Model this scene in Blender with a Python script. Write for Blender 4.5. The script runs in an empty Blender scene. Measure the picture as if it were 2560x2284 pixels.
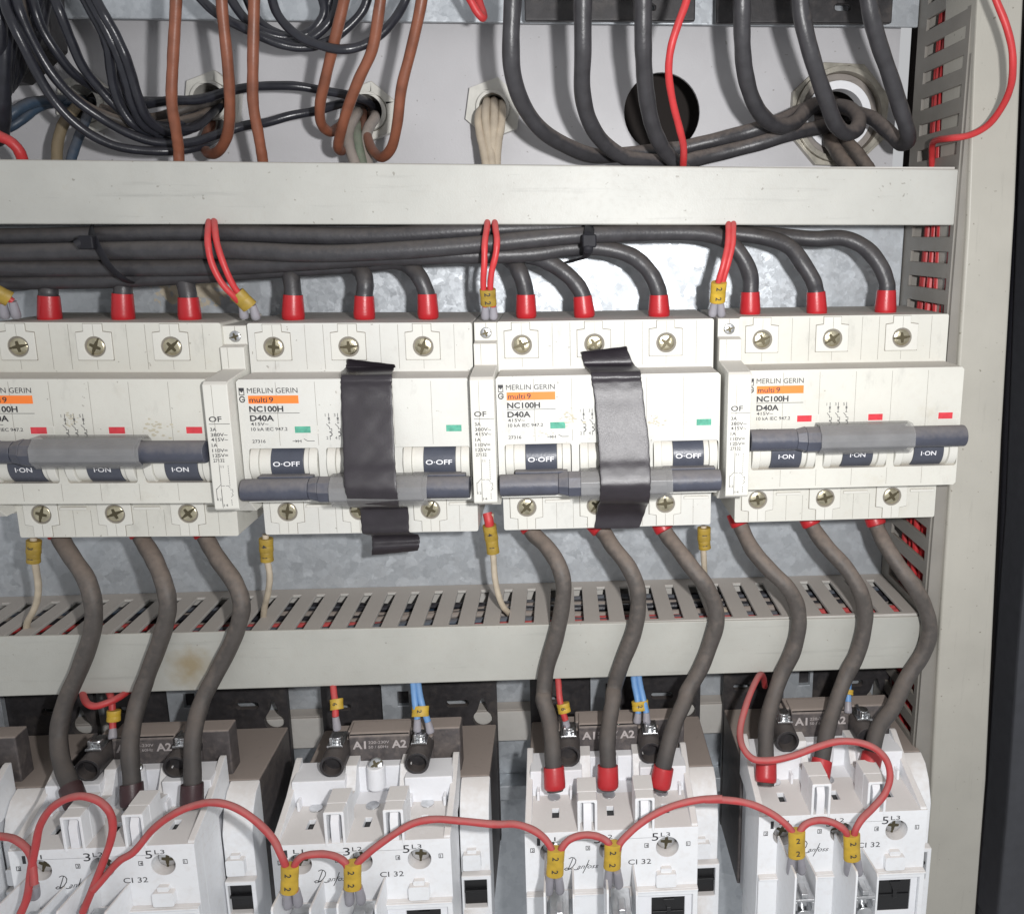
import bpy, bmesh, math, random
from mathutils import Vector, Matrix, Euler
from mathutils.geometry import tessellate_polygon
random.seed(7)
S = bpy.context.scene
COL = S.collection
MM = 0.001

# ------------------------------------------------------------------ camera
F_PX, CX, CY = 2110.82, 1523.37, 1042.12
W_PX, H_PX = 2560, 2284
CAMLOC = Vector((23.574, -364.814, 92.881))
ROT = Matrix.Rotation(-0.0574078, 3, 'Z') @ Matrix.Rotation(-0.2100320, 3, 'X') @ Matrix.Rotation(0.0035233, 3, 'Y')
cam = bpy.data.cameras.new('camera')
camo = bpy.data.objects.new('camera', cam)
COL.objects.link(camo)
right, fwd, up = ROT.col[0], ROT.col[1], ROT.col[2]
m = Matrix((right, up, -fwd)).transposed().to_4x4()
m.translation = CAMLOC * MM
camo.matrix_world = m
cam.sensor_width = 36; cam.sensor_fit = 'HORIZONTAL'
cam.lens = F_PX * 36 / W_PX
cam.shift_x = (W_PX / 2 - CX) / W_PX
cam.shift_y = (CY - H_PX / 2) / W_PX
cam.clip_start = 0.01; cam.clip_end = 20
S.camera = camo

# ------------------------------------------------------------------ light
wd = bpy.data.worlds.new('World'); S.world = wd; wd.use_nodes = True
bg = wd.node_tree.nodes['Background']
bg.inputs[0].default_value = (0.97, 0.98, 1.0, 1); bg.inputs[1].default_value = 0.50
fl = bpy.data.lights.new('flash', 'AREA'); fl.shape = 'DISK'; fl.size = 0.012
fl.energy = 0.77; fl.spread = math.radians(140); fl.color = (1.0, 0.99, 0.985)
flo = bpy.data.objects.new('camera_flash', fl); COL.objects.link(flo)
flo.location = Vector((66, -362, 104)) * MM
flo.rotation_euler = (Vector((50, 0, 10)) - Vector((66, -362, 104))).to_track_quat('-Z', 'Y').to_euler()
S.view_settings.view_transform = 'Standard'; S.view_settings.look = 'None'
S.view_settings.exposure = 0; S.view_settings.gamma = 1
S.view_settings.use_curve_mapping = False
S.cycles.max_bounces = 8
S.cycles.sample_clamp_indirect = 6

# ------------------------------------------------------------------ helpers
def at(u, v, y):
    "point (mm) seen at photo pixel u,v that lies at depth y"
    d = right * ((u - CX) / F_PX) + fwd - up * ((v - CY) / F_PX)
    return CAMLOC + d * ((y - CAMLOC.y) / d.y)
def crop(x0, y0, k):
    return lambda x, y, d: at(x0 + x / k, y0 + y / k, d)
CA = crop(0, 0, 2.3721); CB = crop(860, 0, 2.3721); CC = crop(1700, 0, 2.3721)
CD = crop(0, 520, 2.9143); CE = crop(560, 520, 2.9143); CF = crop(1160, 520, 2.9143); CG = crop(1780, 520, 2.6154)
CL = crop(0, 1360, 2.3721); CM = crop(860, 1300, 2.3721); CN = crop(1700, 1280, 2.3721)
CP = crop(0, 1640, 2.8257); CQ = crop(640, 1640, 2.8258); CR = crop(1240, 1640, 2.8258); CT = crop(1760, 1640, 2.8266)
CU = crop(0, 0, 4.3333); CV = crop(2200, 0, 4.3333); CW = crop(400, 0, 2.2667); CK = crop(2100, 1500, 2.3217)
CX1 = crop(0, 900, 3.1875); CX2 = crop(560, 900, 3.1875); CX3 = crop(1140, 900, 2.9143); CX4 = crop(1780, 900, 3.1875)
def cd(x, y, d): return at(x * 1.2549, y * 1.2549, d)

class MB:
    def __init__(s): s.v = []; s.f = []
    def add(s, vs, fs):
        o = len(s.v); s.v += [Vector(p) for p in vs]; s.f += [[i + o for i in f] for f in fs]; return s
    def box(s, x0, x1, y0, y1, z0, z1):
        vs = [(x, y, z) for x in (x0, x1) for y in (y0, y1) for z in (z0, z1)]
        return s.add(vs, [(0, 1, 3, 2), (4, 6, 7, 5), (0, 4, 5, 1), (2, 3, 7, 6), (0, 2, 6, 4), (1, 5, 7, 3)])
    def prism(s, outer, a0, a1, axis='y', holes=()):
        "extrude a 2-D polygon with holes; axis y: (x,z), axis x: (y,z), axis z: (x,y)"
        def P(p, a):
            return {'y': (p[0], a, p[1]), 'x': (a, p[0], p[1]), 'z': (p[0], p[1], a)}[axis]
        loops = [list(outer)] + [list(h) for h in holes]
        flat = [p for l in loops for p in l]
        tris = tessellate_polygon([[Vector((p[0], p[1], 0)) for p in l] for l in loops])
        n = len(flat)
        vs = [P(p, a0) for p in flat] + [P(p, a1) for p in flat]
        fs = [tuple(t) for t in tris] + [tuple(i + n for i in t) for t in tris]
        o = 0
        for l in loops:
            k = len(l)
            for i in range(k):
                j = (i + 1) % k
                fs.append((o + i, o + j, n + o + j, n + o + i))
            o += k
        return s.add(vs, fs)
    def cyl(s, c, axis, r, a0, a1, n=28, r1=None, caps=True):
        r1 = r if r1 is None else r1
        vs = []
        for a, rr in ((a0, r), (a1, r1)):
            for i in range(n):
                t = 2 * math.pi * i / n
                p, q = c[0] + rr * math.cos(t), c[1] + rr * math.sin(t)
                vs.append({'y': (p, a, q), 'x': (a, p, q), 'z': (p, q, a)}[axis])
        fs = [(i, (i + 1) % n, n + (i + 1) % n, n + i) for i in range(n)]
        if caps: fs += [tuple(range(n)), tuple(range(n, 2 * n))]
        return s.add(vs, fs)
    def tube(s, pts, r, n=14, ell=None, caps=True, smooth=6, nrm=None):
        pts = [Vector(p) for p in pts]
        sp = spline(pts, smooth) if smooth > 1 else pts
        rs = r if callable(r) else (lambda t: r)
        N = len(sp); base = len(s.v)
        tan = [(sp[min(i + 1, N - 1)] - sp[max(i - 1, 0)]).normalized() for i in range(N)]
        ref = Vector(nrm) if nrm else Vector((0, -1, 0))
        u = (ref - tan[0] * ref.dot(tan[0]))
        if u.length < 1e-3: u = tan[0].orthogonal()
        u.normalize(); rings = []
        for i in range(N):
            if i: u = (u - tan[i] * u.dot(tan[i])).normalized()
            w = tan[i].cross(u); rr = rs(i / (N - 1))
            ra, rb = (rr, rr) if ell is None else (rr * ell[0], rr * ell[1])
            rings.append([sp[i] + u * (rb * math.cos(2 * math.pi * k / n)) + w * (ra * math.sin(2 * math.pi * k / n)) for k in range(n)])
        vs = [p for rg in rings for p in rg]
        fs = [(i * n + k, i * n + (k + 1) % n, (i + 1) * n + (k + 1) % n, (i + 1) * n + k) for i in range(N - 1) for k in range(n)]
        if caps: fs += [tuple(range(n)), tuple(range((N - 1) * n, N * n))]
        s.add(vs, fs); return s
    def build(s, name, mat, parent=None, bevel=0, seg=2, world=False, ang=35):
        "link everything collected as ONE mesh object; top-level meshes get their origin at their base"
        vs = s.v
        if parent is None or world:
            if parent is None:
                xs = [p.x for p in vs]; ys = [p.y for p in vs]; zs = [p.z for p in vs]
                org = Vector(((min(xs) + max(xs)) / 2, (min(ys) + max(ys)) / 2, min(zs)))
            else: org = Vector(parent.get('_org', (0, 0, 0)))
            vs = [p - org for p in vs]
        me = bpy.data.meshes.new(name)
        me.from_pydata([p * MM for p in vs], [], s.f)
        bm = bmesh.new(); bm.from_mesh(me)
        bmesh.ops.recalc_face_normals(bm, faces=bm.faces)
        for f in bm.faces: f.smooth = True
        bm.to_mesh(me); bm.free()
        me.set_sharp_from_angle(angle=math.radians(ang))
        me.materials.append(mat)
        o = bpy.data.objects.new(name, me); COL.objects.link(o)
        if parent is None:
            o.location = org * MM; o['_org'] = tuple(org)
        else:
            o.parent = parent
            if world: o['_org'] = tuple(parent.get('_org', (0, 0, 0)))
        if bevel:
            b = o.modifiers.new('edge', 'BEVEL'); b.width = bevel * MM; b.segments = seg
            b.limit_method = 'ANGLE'; b.angle_limit = math.radians(40); b.harden_normals = True
        return o

def spline(p, k):
    if len(p) < 3: return p
    q = [p[0] * 2 - p[1]] + p + [p[-1] * 2 - p[-2]]
    out = []
    for i in range(1, len(q) - 2):
        a, b, c, d = q[i - 1], q[i], q[i + 1], q[i + 2]
        t0 = 0; t1 = t0 + max((b - a).length, 1e-4) ** .5; t2 = t1 + max((c - b).length, 1e-4) ** .5; t3 = t2 + max((d - c).length, 1e-4) ** .5
        for j in range(k):
            t = t1 + (t2 - t1) * j / k
            A1 = a * ((t1 - t) / (t1 - t0)) + b * ((t - t0) / (t1 - t0))
            A2 = b * ((t2 - t) / (t2 - t1)) + c * ((t - t1) / (t2 - t1))
            A3 = c * ((t3 - t) / (t3 - t2)) + d * ((t - t2) / (t3 - t2))
            B1 = A1 * ((t2 - t) / (t2 - t0)) + A2 * ((t - t0) / (t2 - t0))
            B2 = A2 * ((t3 - t) / (t3 - t1)) + A3 * ((t - t1) / (t3 - t1))
            out.append(B1 * ((t2 - t) / (t2 - t1)) + B2 * ((t - t1) / (t2 - t1)))
    out.append(p[-1]); return out

def circ(cx, cz, r, n=32, a0=0): return [(cx + r * math.cos(a0 + 2 * math.pi * i / n), cz + r * math.sin(a0 + 2 * math.pi * i / n)) for i in range(n)]
def rect(x0, x1, z0, z1): return [(x0, z0), (x1, z0), (x1, z1), (x0, z1)]
def rrect(x0, x1, z0, z1, r, n=4):
    o = []
    for cx, cz, a in ((x1 - r, z0 + r, -90), (x1 - r, z1 - r, 0), (x0 + r, z1 - r, 90), (x0 + r, z0 + r, 180)):
        for i in range(n + 1):
            t = math.radians(a + 90 * i / n); o.append((cx + r * math.cos(t), cz + r * math.sin(t)))
    return o
def tag(o, label=None, cat=None, group=None, kind=None):
    if label: o['label'] = label
    if cat: o['category'] = cat
    if group: o['group'] = group
    if kind: o['kind'] = kind
    return o
def thing(name, label, cat, org=(0, 0, 0), group=None, rot=None):
    o = bpy.data.objects.new(name, None); COL.objects.link(o)
    o.empty_display_size = .005
    o.location = Vector(org) * MM; o['_org'] = tuple(org)
    if rot: o.rotation_euler = rot
    return tag(o, label, cat, group)
def copy_tree(o, parent=None):
    c = o.copy(); COL.objects.link(c)
    if parent: c.parent = parent
    for ch in list(o.children): copy_tree(ch, c)
    return c

# ------------------------------------------------------------------ lettering
_fc = {}
def glyphs(txt, bold=0.0, shear=0.0):
    k = (txt, bold, shear)
    if k not in _fc:
        cu = bpy.data.curves.new('t', 'FONT'); cu.body = txt; cu.size = 1; cu.offset = bold; cu.shear = shear
        cu.resolution_u = 3
        ob = bpy.data.objects.new('t', cu); COL.objects.link(ob)
        dg = bpy.context.evaluated_depsgraph_get(); me = ob.evaluated_get(dg).to_mesh()
        vs = [(v.co.x, v.co.y) for v in me.vertices]; fs = [tuple(p.vertices) for p in me.polygons]
        ob.evaluated_get(dg).to_mesh_clear()
        bpy.data.objects.remove(ob); bpy.data.curves.remove(cu)
        _fc[k] = (vs, fs)
    return _fc[k]
def text2d(txt, x, z, h, w=None, bold=0.0, shear=0.0, cap=0.73):
    "2-D lettering: left x, baseline z, capital height h, total width w"
    vs, fs = glyphs(txt, bold, shear)
    x0 = min(v[0] for v in vs); x1 = max(v[0] for v in vs)
    sz = h / cap; sx = sz if w is None else w / (x1 - x0)
    return [(x + (v[0] - x0) * sx, z + v[1] * sz) for v in vs], fs
def put_text(mb, y, *a, **k):
    v2, fs = text2d(*a, **k); mb.add([(p[0], y, p[1]) for p in v2], fs)
def stroke(mb, y, pts, w):
    "flat printed line along a 2-D polyline"
    for (a, b) in zip(pts[:-1], pts[1:]):
        a = Vector(a); b = Vector(b); d = (b - a)
        if d.length < 1e-6: continue
        d.normalize(); n = Vector((-d.y, d.x)) * (w / 2); e = d * (w * .3)
        a = a - e; b = b + e
        mb.add([(p.x, y, p.y) for p in (a + n, a - n, b - n, b + n)], [(0, 1, 2, 3)])

# ------------------------------------------------------------------ materials
def mat(name, col, rough=.5, metal=0.0, var=.06, vscale=180, dust=0.0, dcol=(.20, .155, .12), bump=.15, bscale=1600, spec=.5, stain=0.0, scol=(.35, .26, .12), thresh=.60, coat=0, speck=0.0, sthr=.70, scuff=None):
    m = bpy.data.materials.new(name); m.use_nodes = True
    nt = m.node_tree; N = nt.nodes; L = nt.links
    b = N['Principled BSDF']
    b.inputs['Roughness'].default_value = rough; b.inputs['Metallic'].default_value = metal
    b.inputs['Specular IOR Level'].default_value = spec
    b.inputs['Coat Weight'].default_value = coat
    geo = N.new('ShaderNodeNewGeometry')
    n1 = N.new('ShaderNodeTexNoise'); n1.inputs['Scale'].default_value = vscale; n1.inputs['Detail'].default_value = 5
    L.new(geo.outputs['Position'], n1.inputs['Vector'])
    mr = N.new('ShaderNodeMapRange'); mr.inputs[1].default_value = .3; mr.inputs[2].default_value = .7
    mr.inputs[3].default_value = 1 - var; mr.inputs[4].default_value = 1 + var
    L.new(n1.outputs['Fac'], mr.inputs[0])
    mu = N.new('ShaderNodeVectorMath'); mu.operation = 'SCALE'; mu.inputs[0].default_value = col
    L.new(mr.outputs[0], mu.inputs['Scale'])
    cur = mu.outputs['Vector']
    def mixc(fac, c2):
        nonlocal cur
        x = N.new('ShaderNodeMix'); x.data_type = 'RGBA'
        L.new(fac, x.inputs['Factor']); L.new(cur, x.inputs['A']); x.inputs['B'].default_value = (*c2, 1)
        cur = x.outputs['Result']
    if stain:
        n3 = N.new('ShaderNodeTexNoise'); n3.inputs['Scale'].default_value = 60; n3.inputs['Detail'].default_value = 7; n3.inputs['Roughness'].default_value = .7
        L.new(geo.outputs['Position'], n3.inputs['Vector'])
        r3 = N.new('ShaderNodeMapRange'); r3.inputs[1].default_value = thresh; r3.inputs[2].default_value = thresh + .14; r3.inputs[4].default_value = stain
        L.new(n3.outputs['Fac'], r3.inputs[0]); mixc(r3.outputs[0], scol)
    if scuff:
        sv = N.new('ShaderNodeVectorMath'); sv.operation = 'MULTIPLY'; sv.inputs[1].default_value = scuff; L.new(geo.outputs['Position'], sv.inputs[0])
        n6 = N.new('ShaderNodeTexNoise'); n6.inputs['Scale'].default_value = 1; n6.inputs['Detail'].default_value = 6; n6.inputs['Roughness'].default_value = .7; L.new(sv.outputs[0], n6.inputs['Vector'])
        r6 = N.new('ShaderNodeMapRange'); r6.inputs[1].default_value = .58; r6.inputs[2].default_value = .74; r6.inputs[4].default_value = .5
        L.new(n6.outputs['Fac'], r6.inputs[0]); mixc(r6.outputs[0], tuple(c * .66 for c in col))
    if speck:
        n5 = N.new('ShaderNodeTexNoise'); n5.inputs['Scale'].default_value = 520; n5.inputs['Detail'].default_value = 2
        L.new(geo.outputs['Position'], n5.inputs['Vector'])
        r5 = N.new('ShaderNodeMapRange'); r5.inputs[1].default_value = sthr; r5.inputs[2].default_value = sthr + .035; r5.inputs[4].default_value = speck
        L.new(n5.outputs['Fac'], r5.inputs[0]); mixc(r5.outputs[0], (.14, .12, .09))
    if dust:
        sx = N.new('ShaderNodeSeparateXYZ'); L.new(geo.outputs['Normal'], sx.inputs[0])
        n2 = N.new('ShaderNodeTexNoise'); n2.inputs['Scale'].default_value = 420; n2.inputs['Detail'].default_value = 6
        L.new(geo.outputs['Position'], n2.inputs['Vector'])
        a = N.new('ShaderNodeMath'); a.operation = 'MULTIPLY_ADD'; L.new(n2.outputs['Fac'], a.inputs[0]); a.inputs[1].default_value = .9
        L.new(sx.outputs['Z'], a.inputs[2])
        r2 = N.new('ShaderNodeMapRange'); r2.inputs[1].default_value = .45; r2.inputs[2].default_value = 1.35; r2.inputs[4].default_value = dust
        L.new(a.outputs[0], r2.inputs[0]); mixc(r2.outputs[0], dcol)
        rr = N.new('ShaderNodeMapRange'); rr.inputs[3].default_value = rough; rr.inputs[4].default_value = .9
        L.new(r2.outputs[0], rr.inputs[0]); L.new(rr.outputs[0], b.inputs['Roughness'])
    L.new(cur, b.inputs['Base Color'])
    if bump:
        n4 = N.new('ShaderNodeTexNoise'); n4.inputs['Scale'].default_value = bscale; n4.inputs['Detail'].default_value = 3
        L.new(geo.outputs['Position'], n4.inputs['Vector'])
        bp = N.new('ShaderNodeBump'); bp.inputs['Strength'].default_value = bump; bp.inputs['Distance'].default_value = .0003
        L.new(n4.outputs['Fac'], bp.inputs['Height']); L.new(bp.outputs['Normal'], b.inputs['Normal'])
    return m
def galvanised():
    m = bpy.data.materials.new('galvanised_steel'); m.use_nodes = True
    nt = m.node_tree; N = nt.nodes; L = nt.links; b = N['Principled BSDF']
    geo = N.new('ShaderNodeNewGeometry')
    nz = N.new('ShaderNodeTexNoise'); nz.inputs['Scale'].default_value = 420; nz.inputs['Detail'].default_value = 4
    L.new(geo.outputs['Position'], nz.inputs['Vector'])
    va = N.new('ShaderNodeVectorMath'); va.operation = 'MULTIPLY_ADD'
    L.new(nz.outputs['Color'], va.inputs[0]); va.inputs[1].default_value = (.0035, .0035, .0035); L.new(geo.outputs['Position'], va.inputs[2])
    vo = N.new('ShaderNodeTexVoronoi'); vo.inputs['Scale'].default_value = 210; L.new(va.outputs[0], vo.inputs['Vector'])
    vo2 = N.new('ShaderNodeTexVoronoi'); vo2.inputs['Scale'].default_value = 560; L.new(va.outputs[0], vo2.inputs['Vector'])
    s1 = N.new('ShaderNodeSeparateColor'); L.new(vo.outputs['Color'], s1.inputs[0])
    s2 = N.new('ShaderNodeSeparateColor'); L.new(vo2.outputs['Color'], s2.inputs[0])
    av = N.new('ShaderNodeMath'); av.operation = 'MULTIPLY_ADD'; L.new(s2.outputs[0], av.inputs[0]); av.inputs[1].default_value = .45; L.new(s1.outputs[0], av.inputs[2])
    cr = N.new('ShaderNodeValToRGB'); cr.color_ramp.elements[0].color = (.43, .46, .49, 1); cr.color_ramp.elements[1].color = (.53, .56, .59, 1)
    cr.color_ramp.elements[1].position = 1.0
    dv = N.new('ShaderNodeMath'); dv.operation = 'MULTIPLY'; dv.inputs[1].default_value = .69; L.new(av.outputs[0], dv.inputs[0]); L.new(dv.outputs[0], cr.inputs[0])
    # dirty speckle
    nd = N.new('ShaderNodeTexNoise'); nd.inputs['Scale'].default_value = 700; nd.inputs['Detail'].default_value = 8; nd.inputs['Roughness'].default_value = .75
    L.new(geo.outputs['Position'], nd.inputs['Vector'])
    rd = N.new('ShaderNodeMapRange'); rd.inputs[1].default_value = .60; rd.inputs[2].default_value = .72; rd.inputs[4].default_value = .5
    L.new(nd.outputs['Fac'], rd.inputs[0])
    mx = N.new('ShaderNodeMix'); mx.data_type = 'RGBA'; L.new(rd.outputs[0], mx.inputs['Factor']); L.new(cr.outputs[0], mx.inputs['A']); mx.inputs['B'].default_value = (.22, .215, .20, 1)
    L.new(mx.outputs['Result'], b.inputs['Base Color'])
    ro = N.new('ShaderNodeMapRange'); ro.inputs[3].default_value = .34; ro.inputs[4].default_value = .56
    L.new(s1.outputs[1], ro.inputs[0]); L.new(ro.outputs[0], b.inputs['Roughness'])
    b.inputs['Metallic'].default_value = .45
    # yellow reflection painted into the zinc colour, left of the straight taped breaker
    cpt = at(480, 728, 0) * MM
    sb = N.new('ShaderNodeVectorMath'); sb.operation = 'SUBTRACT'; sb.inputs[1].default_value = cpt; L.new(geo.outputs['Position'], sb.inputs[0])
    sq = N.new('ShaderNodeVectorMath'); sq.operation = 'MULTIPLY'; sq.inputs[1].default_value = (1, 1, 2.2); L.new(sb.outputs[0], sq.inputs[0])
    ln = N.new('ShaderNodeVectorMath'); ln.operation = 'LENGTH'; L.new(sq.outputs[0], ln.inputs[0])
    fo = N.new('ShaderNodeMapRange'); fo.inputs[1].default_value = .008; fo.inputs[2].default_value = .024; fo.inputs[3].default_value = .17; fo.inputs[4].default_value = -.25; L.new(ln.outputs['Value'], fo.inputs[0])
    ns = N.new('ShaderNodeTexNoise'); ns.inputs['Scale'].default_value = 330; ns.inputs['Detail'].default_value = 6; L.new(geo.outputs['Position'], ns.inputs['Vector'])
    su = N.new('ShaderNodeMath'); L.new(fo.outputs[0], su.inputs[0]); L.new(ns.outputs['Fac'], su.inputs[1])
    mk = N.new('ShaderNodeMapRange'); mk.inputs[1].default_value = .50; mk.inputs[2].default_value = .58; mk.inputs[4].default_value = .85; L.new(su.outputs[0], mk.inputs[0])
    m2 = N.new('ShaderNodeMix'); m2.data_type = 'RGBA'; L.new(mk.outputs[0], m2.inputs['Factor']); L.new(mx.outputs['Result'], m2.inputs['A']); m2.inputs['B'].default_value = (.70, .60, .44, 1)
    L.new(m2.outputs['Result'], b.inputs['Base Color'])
    bp = N.new('ShaderNodeBump'); bp.inputs['Strength'].default_value = .12; bp.inputs['Distance'].default_value = .0006
    L.new(av.outputs[0], bp.inputs['Height']); L.new(bp.outputs[0], b.inputs['Normal'])
    # every zinc crystal leans its own way, so each catches the flash differently
    cv = N.new('ShaderNodeVectorMath'); cv.operation = 'SUBTRACT'; L.new(vo2.outputs['Color'], cv.inputs[0]); cv.inputs[1].default_value = (.5, .5, .5)
    c1 = N.new('ShaderNodeVectorMath'); c1.operation = 'SUBTRACT'; L.new(vo.outputs['Color'], c1.inputs[0]); c1.inputs[1].default_value = (.5, .5, .5)
    ca = N.new('ShaderNodeVectorMath'); ca.operation = 'MULTIPLY_ADD'; L.new(cv.outputs[0], ca.inputs[0]); ca.inputs[1].default_value = (.085, .085, .085); L.new(bp.outputs[0], ca.inputs[2])
    cb = N.new('ShaderNodeVectorMath'); cb.operation = 'MULTIPLY_ADD'; L.new(c1.outputs[0], cb.inputs[0]); cb.inputs[1].default_value = (.07, .07, .07); L.new(ca.outputs[0], cb.inputs[2])
    nn = N.new('ShaderNodeVectorMath'); nn.operation = 'NORMALIZE'; L.new(cb.outputs[0], nn.inputs[0]); L.new(nn.outputs[0], b.inputs['Normal'])
    return m
DUSTB = (.235, .185, .145)
M = {}
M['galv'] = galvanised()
M['wall'] = mat('grey_wall_paint', (.535, .53, .545), .45, spec=.4, var=.05, vscale=40, stain=.4, speck=.5, sthr=.735, scol=(.45, .43, .42), thresh=.66)
M['duct'] = mat('grey_pvc', (.445, .445, .415), .45, spec=.4, var=.05, vscale=60, dust=.35, dcol=(.34, .29, .235), stain=.22, scol=(.38, .34, .26), thresh=.62, speck=.5, sthr=.725, scuff=(22, 300, 420))
M['duct_dirty'] = mat('dusty_grey_pvc', (.50, .485, .455), .55, var=.06, vscale=90, dust=.75, dcol=(.42, .375, .335))
M['trunk'] = mat('side_trunking_pvc', (.235, .222, .20), .5, var=.06, vscale=90, dust=.5, dcol=(.27, .23, .19))
M['post'] = mat('grey_frame_paint', (.405, .39, .345), .45, var=.05, vscale=50, stain=.35, scol=(.25, .21, .15), thresh=.70, speck=.7, sthr=.70, scuff=(380, 300, 26))
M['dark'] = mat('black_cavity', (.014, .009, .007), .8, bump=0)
M['door'] = mat('dark_door_paint', (.045, .047, .055), .5, var=.1)
M['rubber'] = mat('black_rubber', (.010, .010, .015), .55, var=.1)
M['cream'] = mat('cream_plastic', (.61, .607, .572), .55, spec=.35, var=.025, vscale=70, dust=.5, dcol=(.52, .46, .42), stain=.22, scol=(.50, .45, .34), thresh=.60, speck=.5, sthr=.73, scuff=(140, 140, 60))
M['cream2'] = mat('pale_cream_plastic', (.64, .632, .585), .5, spec=.35, var=.02, vscale=70, dust=.35, dcol=(.52, .46, .41))
M['creamA'] = mat('yellowed_cream_plastic', (.60, .592, .54), .55, spec=.35, var=.04, vscale=45, dust=.5, dcol=(.50, .44, .39), stain=.3, scol=(.46, .41, .30), thresh=.58, speck=.5, sthr=.73, scuff=(140, 140, 60))
M['white'] = mat('white_contactor_plastic', (.86, .875, .895), .45, spec=.4, var=.02, vscale=80, dust=.66, dcol=(.60, .54, .49))
M['white_in'] = mat('clean_white_plastic', (.85, .86, .89), .45, spec=.4, var=.02, dust=.25, dcol=(.55, .48, .42))
M['brown'] = mat('brown_coil_plastic', (.088, .078, .078), .5, var=.2, vscale=300, dust=.95, dcol=(.33, .275, .24), stain=.5, scol=(.17, .145, .13), thresh=.52)
M['black'] = mat('black_plastic', (.030, .028, .030), .45, var=.25, vscale=300, dust=.6, dcol=(.12, .10, .09), stain=.5, scol=(.10, .085, .075), thresh=.55)
M['socket'] = mat('black_socket', (.010, .010, .011), .35)
M['slate'] = mat('slate_handle_plastic', (.060, .065, .088), .38, var=.12, dust=.6, dcol=(.22, .20, .19))
M['toggle'] = mat('toggle_plastic', (.062, .068, .090), .35, var=.1)
M['seam'] = mat('seam_gap', (.22, .20, .17), .8, bump=0)
M['ink'] = mat('printed_ink', (.035, .035, .04), .6, bump=0, var=.1)
M['ink2'] = mat('fine_printed_ink', (.06, .06, .065), .6, bump=0, var=.1)
M['white_ink'] = mat('white_lettering', (.80, .80, .82), .5, bump=0)
M['pale_ink'] = mat('pale_lettering', (.48, .44, .43), .5, bump=0)
M['orange'] = mat('orange_print', (.93, .22, .035), .5, bump=0, var=.03)
M['red_flag'] = mat('red_indicator', (.62, .05, .065), .3, bump=0, var=.15, vscale=400)
M['green_flag'] = mat('green_indicator', (.10, .36, .26), .3, bump=0, var=.25, vscale=500)
M['zinc'] = mat('yellow_zinc_screw', (.60, .55, .40), .30, metal=1, var=.25, vscale=350, bump=.3)
M['steel'] = mat('bright_steel', (.66, .67, .68), .28, metal=1, var=.15, vscale=300, bump=.3)
M['recess'] = mat('screw_recess', (.10, .085, .05), .5, metal=.6)
M['cable'] = mat('black_cable_pvc', (.040, .039, .043), .4, var=.18, vscale=220, dust=.42, dcol=(.14, .12, .105), bump=.3, bscale=900)
def lower_clean(m):
    'the drifted dust lies on the upper, sloping stretch of these cables; their lower ends are nearly clean'
    nt = m.node_tree; N = nt.nodes; L = nt.links; b = N['Principled BSDF']
    src = b.inputs['Base Color'].links[0].from_socket
    g = N.new('ShaderNodeNewGeometry'); sp = N.new('ShaderNodeSeparateXYZ'); L.new(g.outputs['Position'], sp.inputs[0])
    nz = N.new('ShaderNodeTexNoise'); nz.inputs['Scale'].default_value = 120; nz.inputs['Detail'].default_value = 5; L.new(g.outputs['Position'], nz.inputs['Vector'])
    a = N.new('ShaderNodeMath'); a.operation = 'MULTIPLY_ADD'; L.new(nz.outputs['Fac'], a.inputs[0]); a.inputs[1].default_value = .03; L.new(sp.outputs['Z'], a.inputs[2])
    r = N.new('ShaderNodeMapRange'); r.inputs[1].default_value = -.105; r.inputs[2].default_value = -.045; L.new(a.outputs[0], r.inputs[0])
    x = N.new('ShaderNodeMix'); x.data_type = 'RGBA'; L.new(r.outputs[0], x.inputs['Factor']); x.inputs['A'].default_value = (.042, .039, .038, 1); L.new(src, x.inputs['B'])
    L.new(x.outputs['Result'], b.inputs['Base Color']); return m
M['cable_dusty'] = mat('dusty_black_cable_pvc', (.060, .052, .047), .55, var=.2, vscale=260, dust=.85, dcol=(.205, .16, .13), bump=.35, bscale=900)
M['cable_top'] = mat('top_cable_pvc', (.042, .041, .045), .38, var=.18, vscale=220, dust=.85, dcol=(.20, .165, .145), bump=.3, bscale=900)
M['cable_drop'] = lower_clean(mat('breaker_cable_pvc', (.075, .066, .060), .5, var=.12, vscale=500, dust=.85, dcol=(.225, .18, .15), bump=.12, bscale=1600))
M['wire_black'] = mat('glossy_black_wire', (.020, .021, .028), .28, var=.2, vscale=260, dust=.12, dcol=(.12, .10, .09))
M['wire_brown'] = mat('brown_wire_pvc', (.20, .070, .038), .42, var=.25, vscale=140, dust=.40, dcol=(.22, .145, .115))
M['wire_grey'] = mat('dusty_grey_wire', (.26, .235, .215), .55, var=.15, dust=.6, dcol=(.32, .26, .22))
M['wire_cream'] = mat('cream_wire', (.50, .43, .33), .5, var=.15, dust=.4, dcol=(.40, .33, .27))
M['wire_tan'] = mat('dull_tan_wire', (.21, .165, .10), .5, var=.2, dust=.4, dcol=(.24, .19, .14))
M['wire_blue'] = mat('dark_blue_wire', (.035, .060, .095), .45, var=.2, dust=.5, dcol=(.18, .16, .15))
M['wire_light_blue'] = mat('light_blue_wire', (.13, .30, .58), .4, var=.1, dust=.3, dcol=(.25, .30, .40))
M['wire_green'] = mat('green_wire', (.13, .19, .13), .5, var=.2, dust=.6, dcol=(.24, .21, .18))
M['wire_yg'] = mat('yellow_green_wire', (.42, .42, .04), .45, var=.3)
M['red_wire'] = mat('red_wire_pvc', (.50, .035, .038), .45, var=.08, vscale=200, dust=.30, dcol=(.40, .20, .18))
M['jumper'] = mat('dusty_red_wire', (.44, .045, .048), .48, var=.10, vscale=200, dust=.6, dcol=(.33, .17, .155))
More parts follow.
